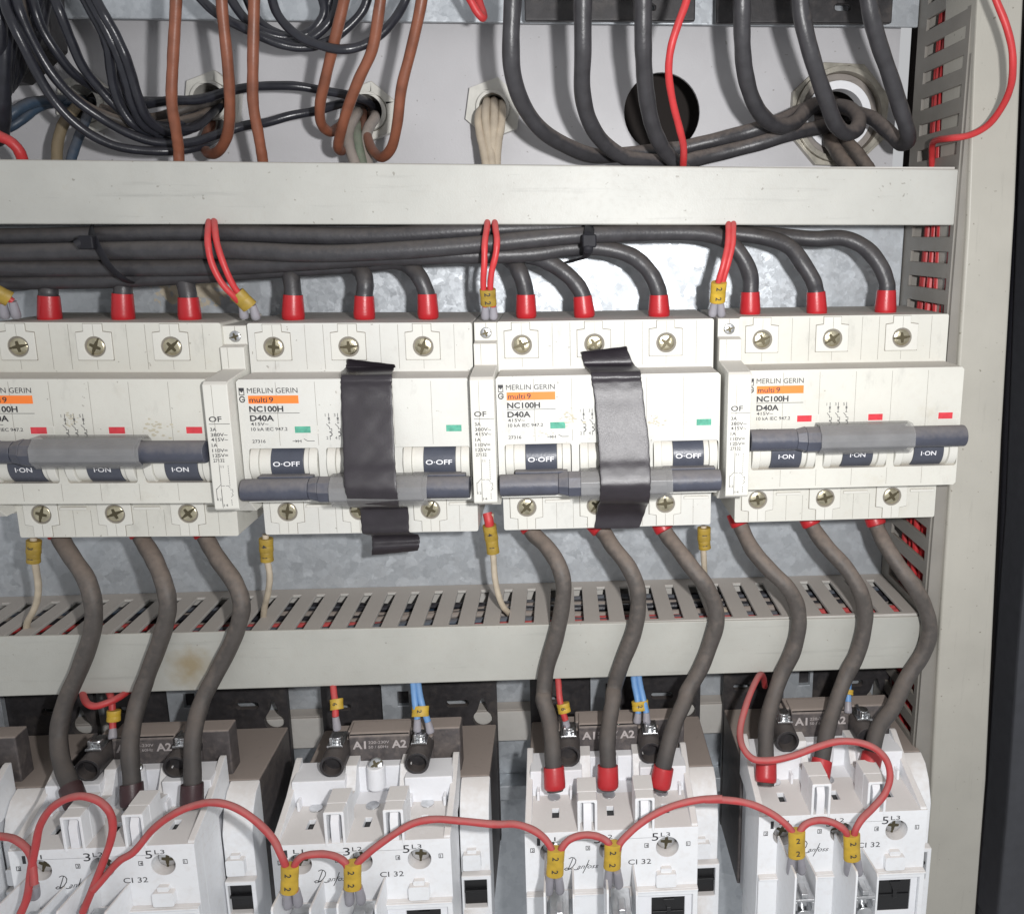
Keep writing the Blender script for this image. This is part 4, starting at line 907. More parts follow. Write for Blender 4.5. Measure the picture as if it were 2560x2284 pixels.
pair(dd(D6, (172, 60, -40), (168, 140, -48), (152, 250, -52), (150, 400, -53), (140, 560, -51), (156, 716, -48)), dd(D6, (222, 60, -40), (226, 140, -48), (240, 240, -52), (230, 340, -53), (200, 460, -52), (190, 600, -50), (212, 716, -48)),
     *[q[0] for q in (dd(D6, (172, 590, -50)), dd(D6, (180, 706, -48)), dd(D6, (155, 805, -46)), dd(D6, (215, 805, -46)))], '22', ('left wire of the red pair looping down between the taped breakers', 'right wire of the red pair looping down between the taped breakers'))
pair(dd(D6, (1925, 60, -40), (1925, 150, -47), (1922, 260, -50), (1890, 410, -52), (1852, 540, -51), (1825, 690, -48)), dd(D6, (1962, 60, -40), (1962, 150, -47), (1955, 270, -50), (1920, 420, -51), (1885, 540, -50), (1868, 690, -48)),
     *[q[0] for q in (dd(D6, (1858, 540, -51)), dd(D6, (1846, 682, -48)), dd(D6, (1808, 785, -46)), dd(D6, (1875, 785, -46)))], '22', ('left wire of the red pair with the 2 2 marker by the rightmost breaker', 'right wire of the red pair with the 2 2 marker by the rightmost breaker'), 'marker')
pair(dd(D4, (-160, 480, -44), (-60, 590, -50), (20, 690, -48)), dd(D4, (-140, 470, -44), (-30, 590, -50), (92, 680, -48)),
     *[q[0] for q in (dd(D4, (-40, 610, -50)), dd(D4, (72, 665, -48)), dd(D4, (40, 800, -46)), dd(D4, (122, 800, -46)))], '', ('lower red wire end with yellow marker at the left photo edge', 'upper red wire end with yellow marker at the left photo edge'))
# -- cream wires leaving the slim modules downwards, with yellow markers
def drop(pts, m0, m1, m2, txt, lab, red=None):
    P = [at(*p) for p in pts]
    o = cable('control_wire', P, 1.25, 'wire_cream', lab, 'wire', 'cream wires below the slim contact modules', 12)
    marker(o, at(*m0), at(*m1), 2.7, 2.3, 'marker_old', txt[0], True, 2.0)
    marker(o, at(*m1), at(*m2), 2.5, 2.2, 'marker_old', txt[1], True, 2.0)
    if red: MB().tube([at(*p) for p in red], 1.9, 12).build('red_sleeve', M['red_wire'], o, world=True)
drop(dd((0, 1360, 2.3721), (198, -60, -40), (200, 60, -40), (215, 160, -38), (228, 250, -36), (215, 350, -34), (165, 460, -33), (120, 560, -30)), (85, 1350, -40), (84, 1382, -40), (84, 1405, -40), '31', 'cream wire with yellow marker under the left breaker')
drop(dd((0, 1360, 2.3721), (1575, -60, -40), (1580, 60, -40), (1600, 180, -38), (1590, 280, -35), (1570, 380, -30), (1560, 470, -25)), (665, 1345, -40), (666, 1378, -40), (668, 1402, -40), '41', 'cream wire with yellow marker left of the straight taped breaker')
drop(dd((860, 1300, 2.3721), (870, -40, -40), (875, 120, -40), (885, 220, -39), (895, 340, -37), (915, 440, -35), (945, 510, -32), (985, 560, -28), (1010, 640, -22)), (1223, 1312, -41), (1229, 1348, -40), (1233, 1382, -40), '41', 'cream wire curving into the trunking slot below the taped breakers', [(1218, 1282, -40), (1222, 1300, -41), (1224, 1316, -41)])
drop(dd((1700, 1280, 2.3721), (140, 80, -40), (140, 200, -40), (142, 300, -36), (150, 400, -32), (200, 520, -28), (290, 610, -26)), (1760, 1318, -40), (1760, 1350, -40), (1762, 1371, -40), '11', 'short cream wire with yellow marker left of the rightmost breaker')
# -- thick dusty cables from the breakers down to the contactors
LG = 'dusty cables from the breakers down to the contactors'
low = [
 ([cd(112, 1050, -34), cd(122, 1076, -36), cd(143, 1108, -42), cd(172, 1155, -48), cd(186, 1205, -50), cd(183, 1255, -50), cd(160, 1330, -50), cd(130, 1400, -52), cd(117, 1465, -56), cd(124, 1520, -62), cd(140, 1566, -68)], 'leftmost dusty cable, its dark boot in the left contactor'),
 ([cd(275, 1050, -34), cd(284, 1076, -36), cd(304, 1110, -42), cd(326, 1160, -48), cd(334, 1205, -50), cd(324, 1260, -50), cd(294, 1345, -50), cd(272, 1410, -54), cd(259, 1480, -62), cd(262, 1560, -68)], 'middle dusty cable of the left breaker, with dark red boot'),
 ([cd(402, 1050, -34), cd(412, 1076, -36), cd(436, 1115, -42), cd(470, 1165, -48), cd(482, 1205, -50), cd(470, 1260, -50), cd(436, 1330, -50), cd(402, 1400, -54), cd(385, 1470, -62), cd(383, 1560, -68)], 'right dusty cable of the left breaker, bending back to the left contactor'),
 ([CM(1090, 20, -34), CM(1120, 75, -36), CM(1195, 150, -42), CM(1270, 260, -48), CM(1302, 370, -50), CM(1290, 520, -50), CM(1255, 700, -50), CM(1205, 880, -50), CM(1185, 1020, -52), CR(335, 310, -54), CR(372, 440, -58), CR(398, 600, -64), CR(408, 780, -68)], 'left dusty cable under the slanted taped breaker'),
 ([CM(1490, 20, -34), CM(1540, 75, -36), CM(1590, 150, -42), CM(1680, 270, -48), CM(1738, 400, -50), CM(1745, 510, -50), CM(1718, 660, -50), CM(1650, 850, -50), CM(1600, 1000, -51), CR(830, 310, -55), CR(802, 450, -60), CR(790, 600, -65), CR(790, 770, -68)], 'middle dusty cable under the slanted taped breaker'),
 ([CM(1880, 20, -34), CM(1915, 85, -36), CM(1975, 160, -42), CN(70, 330, -48), CN(150, 430, -50), CN(205, 540, -50), CN(215, 640, -50), CN(180, 790, -50), CN(120, 930, -51), CN(40, 1070, -53), CR(1335, 310, -55), CR(1270, 450, -60), CR(1222, 600, -65), CR(1185, 780, -68)], 'right dusty cable under the slanted taped breaker'),
 ([CN(340, 30, -34), CN(370, 100, -36), CN(425, 220, -42), CN(525, 335, -47), CN(635, 440, -50), CN(692, 550, -50), CN(702, 660, -50), CN(668, 820, -50), CN(600, 970, -51), CT(470, 350, -56), CT(445, 500, -61), CT(440, 740, -68)], 'left dusty cable under the rightmost breaker'),
 ([CN(760, 30, -34), CN(795, 100, -36), CN(870, 200, -42), CN(985, 330, -47), CN(1065, 460, -50), CN(1095, 580, -50), CN(1090, 710, -50), CN(1045, 850, -50), CN(985, 975, -51), CT(920, 360, -56), CT(878, 500, -61), CT(835, 730, -68)], 'middle dusty cable under the rightmost breaker'),
 ([CN(1150, 30, -34), CN(1175, 100, -36), CN(1220, 200, -42), CN(1295, 315, -47), CN(1390, 450, -50), CN(1460, 580, -50), CN(1480, 700, -50), CN(1440, 835, -50), CN(1345, 980, -51), CT(1330, 370, -58), CT(1235, 500, -62), CT(1190, 690, -68)], 'rightmost dusty cable, curving beside the frame post'),
]
for i, (pts, lb) in enumerate(low):
    d = (pts[-1] - pts[-2]).normalized()
    o = cable('power_cable', pts + [pts[-1] + d * 9], 3.25, 'cable_drop', lb, 'cable', LG, 16, 8)
    b = boot(o, pts[-1], pts[-1] + d * (8.2 + random.uniform(-.6, .8)), 4.1, 4.25, 'dark_boot' if i < 3 else 'red_cap')
    if i < 3: b['label'] = 'dark red cable boot'
    p, q = pts[0], pts[1]
    boot(o, pts[0] + (p - q) * .4, pts[1] + (p - q) * .30, 4.0, 4.1)
# -- red jumper wires linking the contactors
JG = 'red jumper wires linking the contactors'
def jump(pts, lb, r=1.28): return cable('jumper_wire', pts, r, 'jumper', lb, 'wire', JG, 14, 7)
J = -103
C5 = crop(0, 1680, 3.0139)
j0 = jump([C5(-60, 1235, -98), C5(20, 1235, -98), C5(110, 1255, -99), C5(195, 1315, -100), C5(235, 1380, -101), C5(250, 1480, -103), C5(260, 1600, -105)], 'short red jumper coming in from the left photo edge')
j1 = jump([C5(150, 1830, -106), C5(200, 1700, -105), C5(230, 1500, -103), C5(265, 1310, -102), C5(305, 1150, -102), C5(380, 1030, -102), C5(490, 955, -102), C5(610, 935, -102), C5(740, 965, -102), C5(820, 1040, -103), C5(850, 1140, -103), C5(835, 1270, -103), C5(775, 1430, -104), C5(715, 1580, -105), C5(660, 1720, -105), C5(625, 1800, -105)], 'red jumper forming a tall round loop at the left contactor')
j2 = jump([C5(700, 1640, -106), C5(760, 1570, -105), C5(900, 1420, -103), CP(940, 1385, -102), CP(1085, 1220, -100), CP(1240, 1105, -99), CP(1390, 1045, -98), CP(1510, 1030, -98), CP(1640, 1055, -98), CP(1790, 1150, -99), CP(1930, 1290, -101), CQ(170, 1390, -103), CQ(214, 1500, -103), CQ(220, 1660, -103)], 'red jumper arching from the left contactor to the empty one')
j3 = jump([CQ(275, 1660, -103), CQ(268, 1490, -103), CQ(320, 1420, -102), CQ(440, 1395, -101), CQ(560, 1412, -102), CQ(630, 1455, -103), CQ(655, 1540, -103), CQ(655, 1640, -103)], 'short red jumper across the two terminals of the empty contactor')
j4 = jump([CQ(722, 1640, -103), CQ(705, 1480, -103), CQ(790, 1390, -102), CQ(940, 1280, -100), CQ(1100, 1185, -98), CQ(1250, 1152, -98), CQ(1450, 1163, -98), CQ(1690, 1185, -98), CR(140, 1185, -99), CR(270, 1232, -101), CR(350, 1295, -102), CR(392, 1370, -103), CR(398, 1520, -103)], 'red jumper running flat from the empty contactor to its right neighbour')
j5 = jump([CR(442, 1530, -103), CR(458, 1365, -103), CR(520, 1292, -102), CR(620, 1262, -101), CR(720, 1270, -101), CR(790, 1310, -103), CR(812, 1370, -103), CR(815, 1470, -103)], 'short red jumper beside the script signature of the contactor with red boots')
j6 = jump([CR(852, 1480, -103), CR(865, 1335, -103), CR(950, 1235, -101), CR(1080, 1140, -99), CR(1250, 1058, -98), CR(1430, 1014, -97), CR(1600, 1003, -97), CT(0, 1012, -97), CT(150, 1012, -97), CT(320, 1040, -98), CT(470, 1108, -100), CT(580, 1190, -102), CT(632, 1260, -103), CT(628, 1400, -103)], 'red jumper arching over to the rightmost contactor')
j7 = jump([CT(680, 1410, -103), CT(672, 1250, -103), CT(725, 1185, -102), CT(830, 1160, -101), CT(930, 1180, -102), CT(1000, 1235, -103), CT(1018, 1320, -103), CT(1018, 1410, -103)], 'short red jumper across the two terminals of the rightmost contactor')
j8 = jump([CT(1080, 1410, -103), CT(1062, 1250, -103), CT(1105, 1160, -102), CT(1200, 1065, -98), CT(1280, 965, -96), CT(1315, 850, -94), CT(1288, 735, -92), CT(1210, 650, -90), CT(1095, 607, -88), CT(950, 600, -86), CT(800, 640, -85), CT(620, 705, -85), CT(460, 735, -85), CT(345, 720, -84), CT(275, 645, -80), CT(255, 520, -72), CT(295, 350, -64), CT(345, 220, -56), CT(395, 135, -48), CT(420, 150, -40), CT(430, 210, -34)], 'long red wire looping over the cables of the rightmost contactor')
def jm(o, c, p0, p1, f, turn=True):
    marker(o, c(*p0, J), c(*p1, J), 3.05, 2.0, 'marker', '22', turn, 2.3)
def fer(o, c, a, b): boot(o, c(*a, J), c(*b, J + 3), 1.45, 1.75, 'ferrule', 'ferrule')
jm(j2, CQ, (240, 1475), (236, 1660), 0); fer(j2, CQ, (220, 1660), (228, 1765)); fer(j3, CQ, (282, 1650), (300, 1750))
jm(j3, CQ, (682, 1455), (682, 1635), 0); fer(j3, CQ, (660, 1630), (662, 1740)); fer(j4, CQ, (725, 1630), (745, 1730))
jm(j4, CR, (425, 1358), (415, 1540), 0); fer(j4, CR, (385, 1530), (372, 1665)); fer(j5, CR, (440, 1550), (452, 1660))
jm(j5, CR, (828, 1318), (820, 1490), 0); fer(j5, CR, (800, 1490), (790, 1625)); fer(j6, CR, (855, 1510), (868, 1620))
jm(j6, CT, (655, 1230), (655, 1410), 0, False); fer(j6, CT, (622, 1410), (612, 1530)); fer(j7, CT, (682, 1410), (690, 1520))
jm(j7, CT, (1043, 1255), (1046, 1430), 0); fer(j7, CT, (1020, 1430), (1018, 1530)); fer(j8, CT, (1082, 1430), (1090, 1530))
fer(j1, C5, (640, 1760), (618, 1815)); fer(j0, C5, (262, 1600), (262, 1690))
# -- coil wires
def coil(pts, r, mk, lb, m0, m1, txt, f, ml=2.6):
    P = [c for c in pts]
    o = cable('coil_wire', P, r, mk, lb, 'wire', 'coil wires of the contactors', 12)
    if m0: marker(o, m0, m1, ml, 2.1, 'marker', txt, True, 1.9)
    if f: boot(o, P[-1], f, r + .05, r + .35, 'ferrule', 'ferrule')
    return o
coil([CQ(540, 150, -40), CQ(545, 230, -44), CQ(560, 330, -48), CQ(562, 425, -50)], 1.3, 'red_wire', 'red coil wire with yellow 6 marker on the empty contactor', CQ(568, 300, -47), CQ(572, 375, -49), '6', CQ(575, 520, -51))
coil([CQ(1105, 140, -40), CQ(1112, 220, -44), CQ(1125, 330, -48), CQ(1140, 440, -50)], 1.3, 'wire_light_blue', 'left light blue coil wire of the empty contactor', CQ(1162, 350, -48), CQ(1160, 425, -50), '2', CQ(1140, 530, -51), 3.4)
coil([CQ(1140, 140, -40), CQ(1150, 220, -44), CQ(1170, 330, -48), CQ(1215, 460, -50)], 1.3, 'wire_light_blue', 'right light blue coil wire of the empty contactor', None, None, '', CQ(1235, 540, -51))
coil([CR(432, 120, -40), CR(440, 190, -44), CR(450, 290, -48), CR(470, 380, -50), CR(492, 450, -51)], 1.3, 'red_wire', 'red coil wire with yellow 6 marker beside the left dusty cable', CR(472, 330, -49), CR(485, 395, -50), '6', CR(500, 510, -51))
coil([CR(970, 110, -40), CR(980, 200, -44), CR(1000, 300, -48), CR(1005, 400, -50)], 1.3, 'wire_light_blue', 'left light blue coil wire between the red booted cables', CR(1015, 312, -48), CR(1022, 378, -49), '2', CR(995, 470, -51), 3.4)
coil([CR(1005, 110, -40), CR(1018, 200, -44), CR(1038, 300, -48), CR(1062, 395, -50)], 1.3, 'wire_light_blue', 'right light blue coil wire between the red booted cables', None, None, '', CR(1065, 470, -51))
coil([CT(1020, 140, -42), CT(1020, 220, -46), CT(1018, 320, -49)], 1.3, 'wire_light_blue', 'light blue coil wire peeping beside the middle cable of the rightmost contactor', CT(1022, 235, -48), CT(1020, 270, -49), '', CT(1018, 400, -51), 1.9)
coil([C5(820, 140, -40), C5(840, 200, -44), C5(848, 330, -47), C5(850, 425, -49)], 1.3, 'red_wire', 'red coil wire with yellow marker on the left contactor', C5(858, 285, -47), C5(856, 365, -48), '', C5(850, 500, -51))
cable('coil_wire', [C5(625, 120, -40), C5(632, 190, -46), C5(665, 240, -50), C5(720, 252, -51), C5(800, 232, -50), C5(900, 185, -46), C5(980, 130, -40)], 1.35, 'red_wire', 'red wire sagging in a bow under the lower trunking at the left', 'wire', 'coil wires of the contactors', 12)
# -- thick black cables at the top right
KG = 'thick black cables at the top right'
KL = [
 ([CB(1005, -90, -62), CB(1000, 50, -60), CB(992, 250, -58), CB(1000, 430, -54), CB(1055, 615, -46), CB(1170, 765, -36), CB(1330, 870, -26), CB(1480, 925, -18), CB(1640, 918, -12), CB(1820, 897, -8), CB(1990, 882, -6), CC(120, 852, -6), CC(260, 820, -8), CC(420, 780, -12), CC(580, 725, -12), CC(720, 660, -2), CC(830, 625, 10), CC(900, 640, 26)], 'leftmost thick black cable, sweeping right behind the others into the large gland'),
 ([CB(1422, -90, -62), CB(1418, 50, -60), CB(1416, 300, -56), CB(1416, 540, -48), CB(1450, 710, -40), CB(1535, 845, -32), CB(1660, 930, -26), CB(1830, 962, -20), CB(2010, 962, -15), CC(120, 935, -12), CC(300, 895, -11), CC(480, 848, -12), CC(640, 800, -12), CC(800, 765, -6), CC(900, 740, 8), CC(930, 720, 28)], 'second thick black cable, curving low along the trunking to the large gland'),
 ([CB(1775, -90, -62), CB(1775, 60, -60), CB(1778, 300, -56), CB(1792, 540, -48), CB(1830, 740, -40), CB(1900, 890, -32), CB(1985, 985, -26), CB(2060, 1060, -22)], 'third thick black cable, dropping behind the upper trunking across the open hole'),
 ([CC(372, -90, -60), CC(370, 60, -58), CC(370, 250, -54), CC(388, 430, -48), CC(440, 610, -40), CC(520, 715, -32), CC(600, 748, -26), CC(680, 725, -18), CC(750, 660, -8), CC(810, 620, 4), CC(880, 620, 24)], 'thick black cable bending like a hook into the left of the large gland'),
 ([CC(712, -90, -62), CC(718, 60, -60), CC(750, 230, -58), CC(805, 420, -54), CC(868, 600, -46), CC(925, 740, -38), CC(985, 788, -32), CC(1045, 770, -26), CC(1062, 710, -18), CC(1020, 655, -8), CC(950, 630, 6), CC(900, 640, 26)], 'thick black cable curling back on itself in front of the large gland'),
 ([CC(1105, -90, -58), CC(1125, 60, -56), CC(1175, 250, -52), CC(1240, 440, -46), CC(1300, 620, -40), CC(1345, 760, -36), CC(1350, 830, -30), CC(1310, 850, -24), CC(1240, 790, -16), CC(1150, 710, -6), CC(1060, 675, 6), CC(980, 680, 26)], 'rightmost thick black cable, ending in a tight bend beside the slotted trunking'),
]
for pts, lb in KL: cable('power_cable', pts, 3.0, 'cable_top', lb, 'cable', KG, 16, 8)
for a, lb in (([CC(900, 760, 26), CC(890, 830, 4), CC(935, 910, -8), CC(1010, 1010, -14), CC(1040, 1060, -16)], 'left dusty cable hanging below the large gland'), ([CC(950, 760, 26), CC(960, 820, 4), CC(1030, 890, -8), CC(1110, 1000, -14), CC(1140, 1050, -16)], 'right dusty cable hanging below the large gland')):
    cable('gland_cable', a, 2.9, 'cable_dusty', lb, 'cable', 'dusty cables below the large gland', 14)
# -- brown wires
WG = 'brown wires hanging at the top left'
BW = [
 ([CA(1048, -90, -52), CA(1042, 100, -50), CA(1026, 380, -47), CA(1018, 600, -44), CA(1040, 750, -40), CA(1060, 880, -36), CA(1062, 1000, -34)], 'leftmost brown wire, dropping straight behind the trunking'),
 ([CA(1308, -90, -52), CA(1322, 100, -50), CA(1350, 380, -46), CA(1366, 640, -40), CA(1350, 800, -34), CA(1305, 890, -28), CA(1250, 915, -20), CA(1215, 880, -10), CA(1225, 800, 2), CA(1270, 700, 14), CA(1290, 640, 28)], 'brown wire hooking back under the black wires to the left gland'),
 ([CA(1508, -90, -52), CA(1503, 100, -50), CA(1496, 400, -47), CA(1500, 620, -43), CA(1530, 800, -39), CA(1555, 920, -36), CA(1565, 1010, -34)], 'brown wire right of the hooked one, dropping behind the trunking'),
 ([CW(1060, -90, -50), CW(1042, 20, -48), CW(990, 230, -44), CW(935, 450, -38), CW(906, 600, -32), CW(915, 700, -26), CW(955, 748, -20), CW(1000, 735, -12), CW(1060, 680, 2), CW(1120, 640, 20)], 'brown wire curling up short in front of the middle gland'),
 ([CW(1262, -90, -52), CW(1240, 60, -50), CW(1200, 280, -46), CW(1130, 450, -42), CW(1065, 610, -36), CW(1025, 750, -30), CW(1010, 840, -22), CW(1040, 850, -12), CW(1085, 740, 0), CW(1130, 650, 20)], 'brown wire slanting down left and turning into the middle gland'),
 ([CW(1498, -90, -52), CW(1470, 80, -50), CW(1415, 300, -46), CW(1370, 500, -42), CW(1345, 700, -36), CW(1310, 840, -30), CW(1260, 890, -24), CW(1205, 850, -16), CW(1170, 750, -4), CW(1150, 680, 8), CW(1150, 640, 26)], 'rightmost brown wire, swinging in a wide hook to the middle gland'),
]
for pts, lb in BW: cable('brown_wire', pts, 1.9, 'wire_brown', lb, 'wire', WG, 14, 8)
for a, mk, lb in (([CW(1130, 640, 26), CW(1110, 650, 2), CW(1070, 740, -8), CW(1075, 830, -14), CW(1110, 940, -18)], 'wire_grey', 'left grey wire bunching out of the middle gland'), ([CW(1160, 660, 26), CW(1120, 720, 0), CW(1115, 800, -10), CW(1150, 950, -16)], 'wire_green', 'grey green wire hanging from the middle gland'), ([CW(1200, 650, 26), CW(1215, 670, 4), CW(1180, 730, -4), CW(1165, 800, -8), CW(1180, 950, -14)], 'wire_grey', 'right grey wire bunching out of the middle gland')):
    cable('gland_wire', a, 2.1, mk, lb, 'wire', 'dusty wires out of the middle gland', 12)
# -- black wires at the top left
def lw(pts, lb, r=1.7, mk='wire_black'): return cable('black_wire', pts, r, mk, lb, 'wire', 'glossy black wires at the top left', 14, 8)
lw([CU(40, -80, -46), CU(70, 100, -46), CU(140, 260, -46), CU(260, 500, -44), CU(400, 790, -40), CU(560, 1050, -36), CU(740, 1260, -33), CU(950, 1440, -30), CU(1220, 1570, -27), CU(1500, 1625, -24), CU(1850, 1640, -20), CA(1180, 870, -14), CA(1300, 800, 0), CA(1320, 640, 26)], 'lowest glossy black wire sweeping under the other black wires')
lw([CU(150, -80, -44), CU(210, 120, -44), CU(300, 330, -42), CU(420, 560, -39), CU(590, 830, -36), CU(800, 1060, -32), CU(1060, 1260, -28), CU(1350, 1430, -25), CU(1620, 1530, -22), CU(1850, 1550, -20), CA(1150, 845, -20), CA(1310, 790, -20), CA(1460, 745, -18), CW(600, 695, -18), CW(740, 655, -16), CW(880, 630, -12), CW(1020, 590, -4), CW(1120, 580, 10), CW(1160, 600, 28)], 'long glossy black wire running on to the middle gland')
lw([CU(330, -80, -38), CU(390, 150, -38), CU(470, 330, -36), CU(610, 570, -33), CU(790, 790, -28), CU(980, 930, -22), CU(1180, 1010, -16), CU(1500, 1090, -10), CU(1850, 1100, -8), CA(1170, 590, -6), CA(1290, 560, 8), CA(1320, 590, 28)], 'upper glossy black wire curving to the left gland')
lw([CU(880, -80, -40), CU(960, 80, -40), CU(1090, 300, -38), CU(1170, 480, -36), CU(1195, 700, -33), CU(1225, 930, -30), CU(1310, 1160, -27), CU(1450, 1350, -24), CU(1600, 1440, -20), CA(1000, 815, -14), CA(1120, 740, -6), CA(1240, 640, 6), CA(1300, 600, 26)], 'glossy black wire dropping steeply behind the shiny doubled one')
lw([CU(1000, -80, -44), CU(1120, 150, -44), CU(1240, 360, -42), CU(1350, 590, -40), CU(1430, 820, -36), CU(1500, 1060, -33), CU(1590, 1270, -29), CU(1730, 1400, -24), CA(1020, 790, -18), CA(1120, 770, -10), CA(1230, 680, 4), CA(1310, 620, 26)], 'shiny doubled black wire beside the leftmost brown wire')
lw([CU(930, -80, -43), CU(1050, 140, -43), CU(1190, 400, -41), CU(1290, 640, -38), CU(1370, 900, -34), CU(1450, 1150, -30), CU(1560, 1350, -26), CU(1700, 1440, -22)], 'black wire pressed against the shiny doubled one')
lw([CU(1300, 1060, -8), CU(1500, 1130, -12), CU(1850, 1090, -14), CA(1180, 590, -14), CA(1350, 545, -16), CA(1500, 515, -16), CW(660, 485, -16), CW(780, 492, -15), CW(920, 512, -12), CW(1060, 540, -6), CW(1180, 580, 8), CW(1215, 640, 26)], 'flat running black wire behind the brown wires into the middle gland')
lw([CU(1100, 1180, -4), CU(1500, 1290, -6), CU(1850, 1240, -8), CA(1100, 640, -6), CA(1250, 600, 4), CA(1310, 590, 26)], 'dull black wire low behind the leftmost brown wire', 1.95, 'cable_dusty')
for k, (a, b, c2) in enumerate([((-60, -80), (0, 300), (-20, 900)), ((60, -80), (60, 300), (40, 1340)), ((190, -80), (150, 260), (60, 900)), ((260, -80), (220, 250), (120, 800)), ((420, -80), (330, 260), (200, 760)), ((500, -80), (420, 300), (330, 560))]):
    lw([CU(*a, -40 + 3 * k), CU(*b, -38 + 3 * k), CU((b[0] + c2[0]) / 2 - 10, (b[1] + c2[1]) / 2, -34 + 2 * k), CU(*c2, -26 + 2 * k), CU(c2[0] - 120, c2[1] + 200, -14)],
       ['black wire at the very edge of the top left corner', 'black wire hanging longest in the top left corner', 'black wire third from the photo edge in the top left bunch', 'black wire in the middle of the top left bunch', 'black wire near the right side of the top left bunch', 'black wire at the right side of the top left bunch'][k], 2.4)
p, q = CU(-60, 900, -12), CU(570, -200, -12); p2 = CU(200, 880, -12)
tag(MB().prism([(p.x - 10, p.z), (p2.x, p2.z), (CU(590, 520, -12).x, CU(590, 520, -12).z), (q.x, q.z + 20), (p.x - 10, q.z + 20)], -14, -2, 'y').build('terminal_block', M['black'], bevel=1), 'black block behind the bunch of wires in the top left corner', 'block')
lw([CU(560, -80, -42), CU(640, 120, -42), CU(760, 420, -38), CU(900, 720, -33), CU(1080, 960, -28), CU(1290, 1180, -24), CU(1500, 1330, -22), CU(1850, 1400, -18), CA(1150, 760, -8), CA(1290, 640, 8), CA(1320, 620, 26)], 'black wire crossing the gap between the two top left bunches')
lw([CU(200, -80, -40), CU(250, 150, -40), CU(340, 420, -37), CU(500, 720, -34), CU(700, 960, -30), CU(940, 1150, -25), CU(1250, 1290, -20), CU(1550, 1370, -16), CU(1850, 1330, -12), CA(1180, 690, -2), CA(1300, 620, 12), CA(1320, 600, 26)], 'dull black wire tucked under the long one running to the middle gland', 1.7, 'cable_dusty')
lw([CU(960, -80, -38), CU(1010, 100, -37), CU(1110, 350, -35), CU(1190, 600, -32), CU(1260, 860, -28), CU(1380, 1130, -24), CU(1560, 1310, -20), CU(1850, 1370, -14), CA(1120, 700, -4), CA(1250, 620, 10), CA(1310, 600, 26)], 'black wire behind the steep one, running into the left gland')
AG = 'black wires sagging in arcs at the top'
for pts, lb in (([CW(180, -60, -40), CW(320, 80, -42), CW(490, 165, -42), CW(650, 240, -40), CW(790, 268, -38), CW(930, 245, -36), CW(1050, 170, -34), CW(1150, 60, -34), CW(1190, -60, -34)], 'lower black arc crossing behind the left brown wires'),
                ([CW(370, -60, -36), CW(460, 80, -38), CW(560, 170, -38), CW(700, 215, -36), CW(830, 195, -34), CW(920, 110, -32), CW(960, 0, -32), CW(975, -60, -32)], 'shorter black arc between the brown wires'),
                ([CW(620, -60, -46), CW(665, 80, -46), CW(770, 195, -46), CW(910, 262, -46), CW(1050, 280, -46), CW(1180, 245, -44), CW(1300, 150, -42), CW(1380, 30, -40), CW(1410, -60, -40)], 'lowest deep black arc hanging between the brown wires'),
                ([CW(900, -60, -34), CW(930, 60, -34), CW(900, 140, -34), CW(820, 200, -34), CW(700, 205, -34), CW(560, 120, -34), CW(470, -60, -34)], 'faint black arc farthest back at the top'),
                ([CW(1010, -60, -36), CW(1000, 60, -36), CW(930, 160, -36), CW(830, 230, -36), CW(690, 235, -36), CW(540, 190, -36), CW(400, 120, -36), CW(260, 20, -36), CW(200, -60, -36)], 'wide black arc behind all three left brown wires')):
    cable('black_wire', pts, 1.6, 'wire_black', lb, 'wire', AG, 14, 8)
# -- small odds and ends at the top
cable('blue_wire', [CU(-60, 1360, -20), CU(60, 1290, -20), CU(200, 1190, -18), CU(330, 1120, -14), CU(480, 1100, -8), CU(700, 1090, 2), CU(900, 1080, 20)], 2.1, 'wire_blue', 'dark blue wire at the left edge going to the far gland', 'wire', 'loose wires at the left edge', 14)
cable('blue_wire', [CU(-60, 1430, -18), CU(80, 1390, -18), CU(230, 1300, -16), CU(360, 1200, -12), CU(520, 1130, -6), CU(800, 1110, 6), CU(900, 1090, 20)], 1.8, 'wire_blue', 'greyer dark blue wire just below the other blue one', 'wire', 'loose wires at the left edge', 14)
cable('red_wire', [CU(-90, 1420, -34), CU(0, 1480, -34), CU(100, 1530, -33), CU(190, 1620, -32), CU(250, 1740, -30), CU(280, 1850, -28)], 1.9, 'red_wire', 'red wire curving over the upper trunking at the left edge', 'wire', 'loose wires at the left edge', 14)
cable('grey_wire', [CU(900, 1080, 24), CU(800, 1200, 0), CU(690, 1350, -8), CU(630, 1560, -12), CU(615, 1740, -15), CU(615, 1850, -16)], 2.0, 'wire_tan', 'dull tan wire hanging from the far gland', 'wire', 'wires hanging from the far left gland', 14)
cable('grey_wire', [CU(1000, 1100, 24), CU(930, 1300, 0), CU(840, 1530, -10), CU(780, 1720, -14), CU(750, 1850, -16)], 1.8, 'wire_blue', 'dull blue grey wire hanging from the far gland, right of the tan one', 'wire', 'wires hanging from the far left gland', 14)
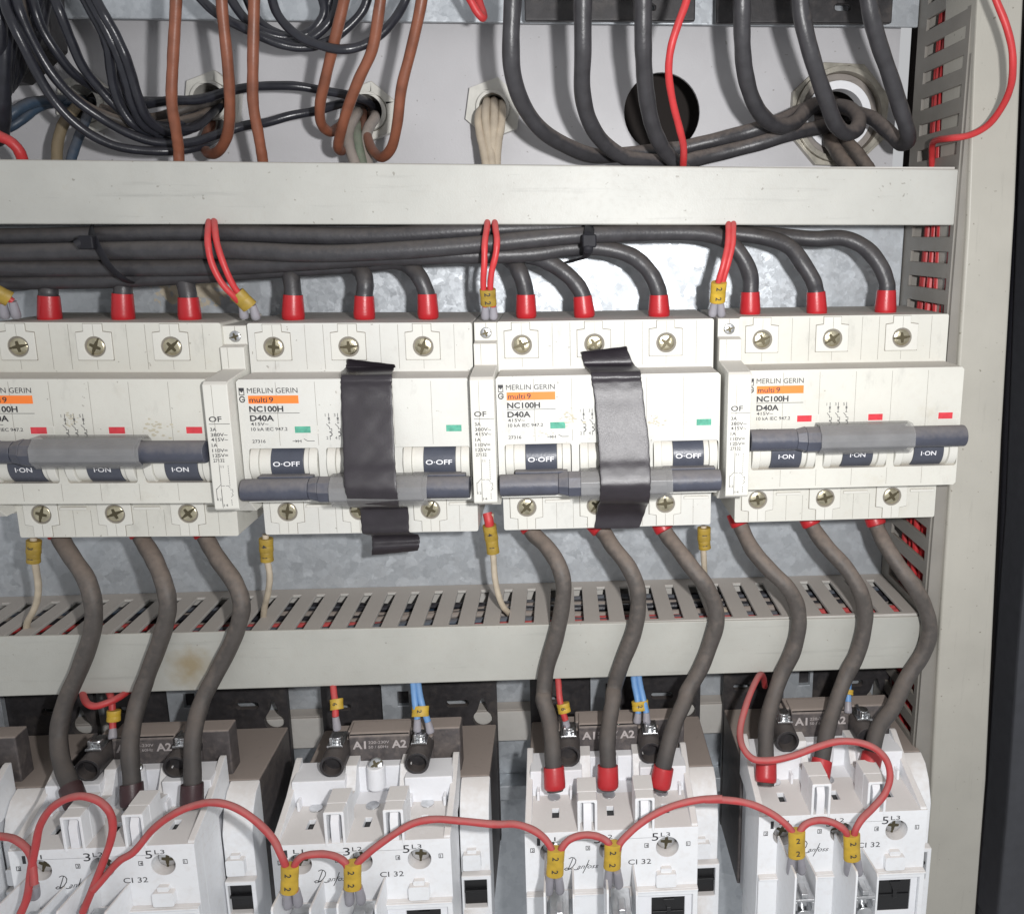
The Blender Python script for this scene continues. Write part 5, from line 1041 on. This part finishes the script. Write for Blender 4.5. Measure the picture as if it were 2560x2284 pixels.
for pts, lb in (([CB(850, 640, 26), CB(825, 640, 8), CB(800, 690, 0), CB(805, 780, -4), CB(830, 900, -9), CB(850, 1020, -13)], 'leftmost cream wire hanging from the cream gland'),
                ([CB(860, 610, 26), CB(848, 610, 6), CB(842, 700, -2), CB(855, 820, -6), CB(875, 960, -11), CB(880, 1020, -13)], 'second cream wire from the left in the cream gland'),
                ([CB(885, 600, 26), CB(892, 610, 6), CB(892, 700, -2), CB(885, 830, -6), CB(880, 960, -10), CB(878, 1020, -12)], 'third cream wire from the left in the cream gland'),
                ([CB(915, 620, 26), CB(935, 630, 6), CB(930, 740, -2), CB(912, 850, -6), CB(905, 960, -10), CB(902, 1020, -12)], 'rightmost cream wire hanging from the cream gland')):
    cable('cream_wire', pts, 1.75, 'wire_cream', lb, 'wire', 'cream wires hanging from the cream gland', 12)
cable('red_wire', [CB(700, -80, -40), CB(745, -5, -40), CB(790, 70, -39), CB(818, 104, -38), CB(828, 90, -36), CB(800, 10, -34), CB(780, -80, -34)], 1.5, 'red_wire', 'tip of a red wire loop at the top edge', 'wire', 'red wires over the top compartment', 14)
cable('red_wire', [CB(2040, -80, -70), CB(2030, 10, -70), CB(1985, 130, -70), CB(1940, 280, -69), CB(1927, 420, -66), CB(1950, 600, -60), CB(1990, 770, -54), CB(2012, 870, -49), CB(2010, 990, -40), CB(2010, 1060, -36)], 1.3, 'red_wire', 'red wire hanging in front of the open round hole', 'wire', 'red wires over the top compartment', 14)
cable('red_wire', [CV(1230, -80, -78), CV(1265, 20, -78), CV(1360, 270, -78), CV(1432, 520, -77), CV(1442, 730, -75), CV(1420, 930, -71), CV(1330, 1150, -65), CV(1160, 1365, -58), CV(970, 1468, -53), CV(760, 1495, -48), CV(630, 1515, -38), CV(570, 1560, -30), CV(565, 1660, -26), CV(565, 1760, -24), CV(570, 1900, -22)], 1.2, 'red_wire', 'bright red wire looping across the frame post at top right', 'wire', 'red wires over the top compartment', 14)
# -- black device bases hanging into the picture at the top
def dev(u0, u1, v1, lb):
    a, b2 = at(u0, v1, -12), at(u1, v1, -12)
    pts = [(a.x, a.z), (b2.x, b2.z), (b2.x, 235), (a.x, 235)]
    k = lambda u, v: at(u, v, -12)
    holes = []
    for u in (u0 + .72 * (u1 - u0),):
        c = k(u, 18); holes.append(rrect(c.x - 3, c.x + 3, c.z - 1.3, c.z + 1.3, 1.1))
    t = MB().prism(pts, -12, -9, 'y', holes).box(a.x + 3, b2.x - 3, -40, -12, a.z + 9, 235)
    tag(t.build('device_base', M['black'], bevel=.6), lb, 'device', 'black devices above the top edge')
dev(1312, 1738, 52, 'black device base at the top edge, left of the notch')
dev(1790, 2230, 58, 'black device base at the top edge, right of the notch')
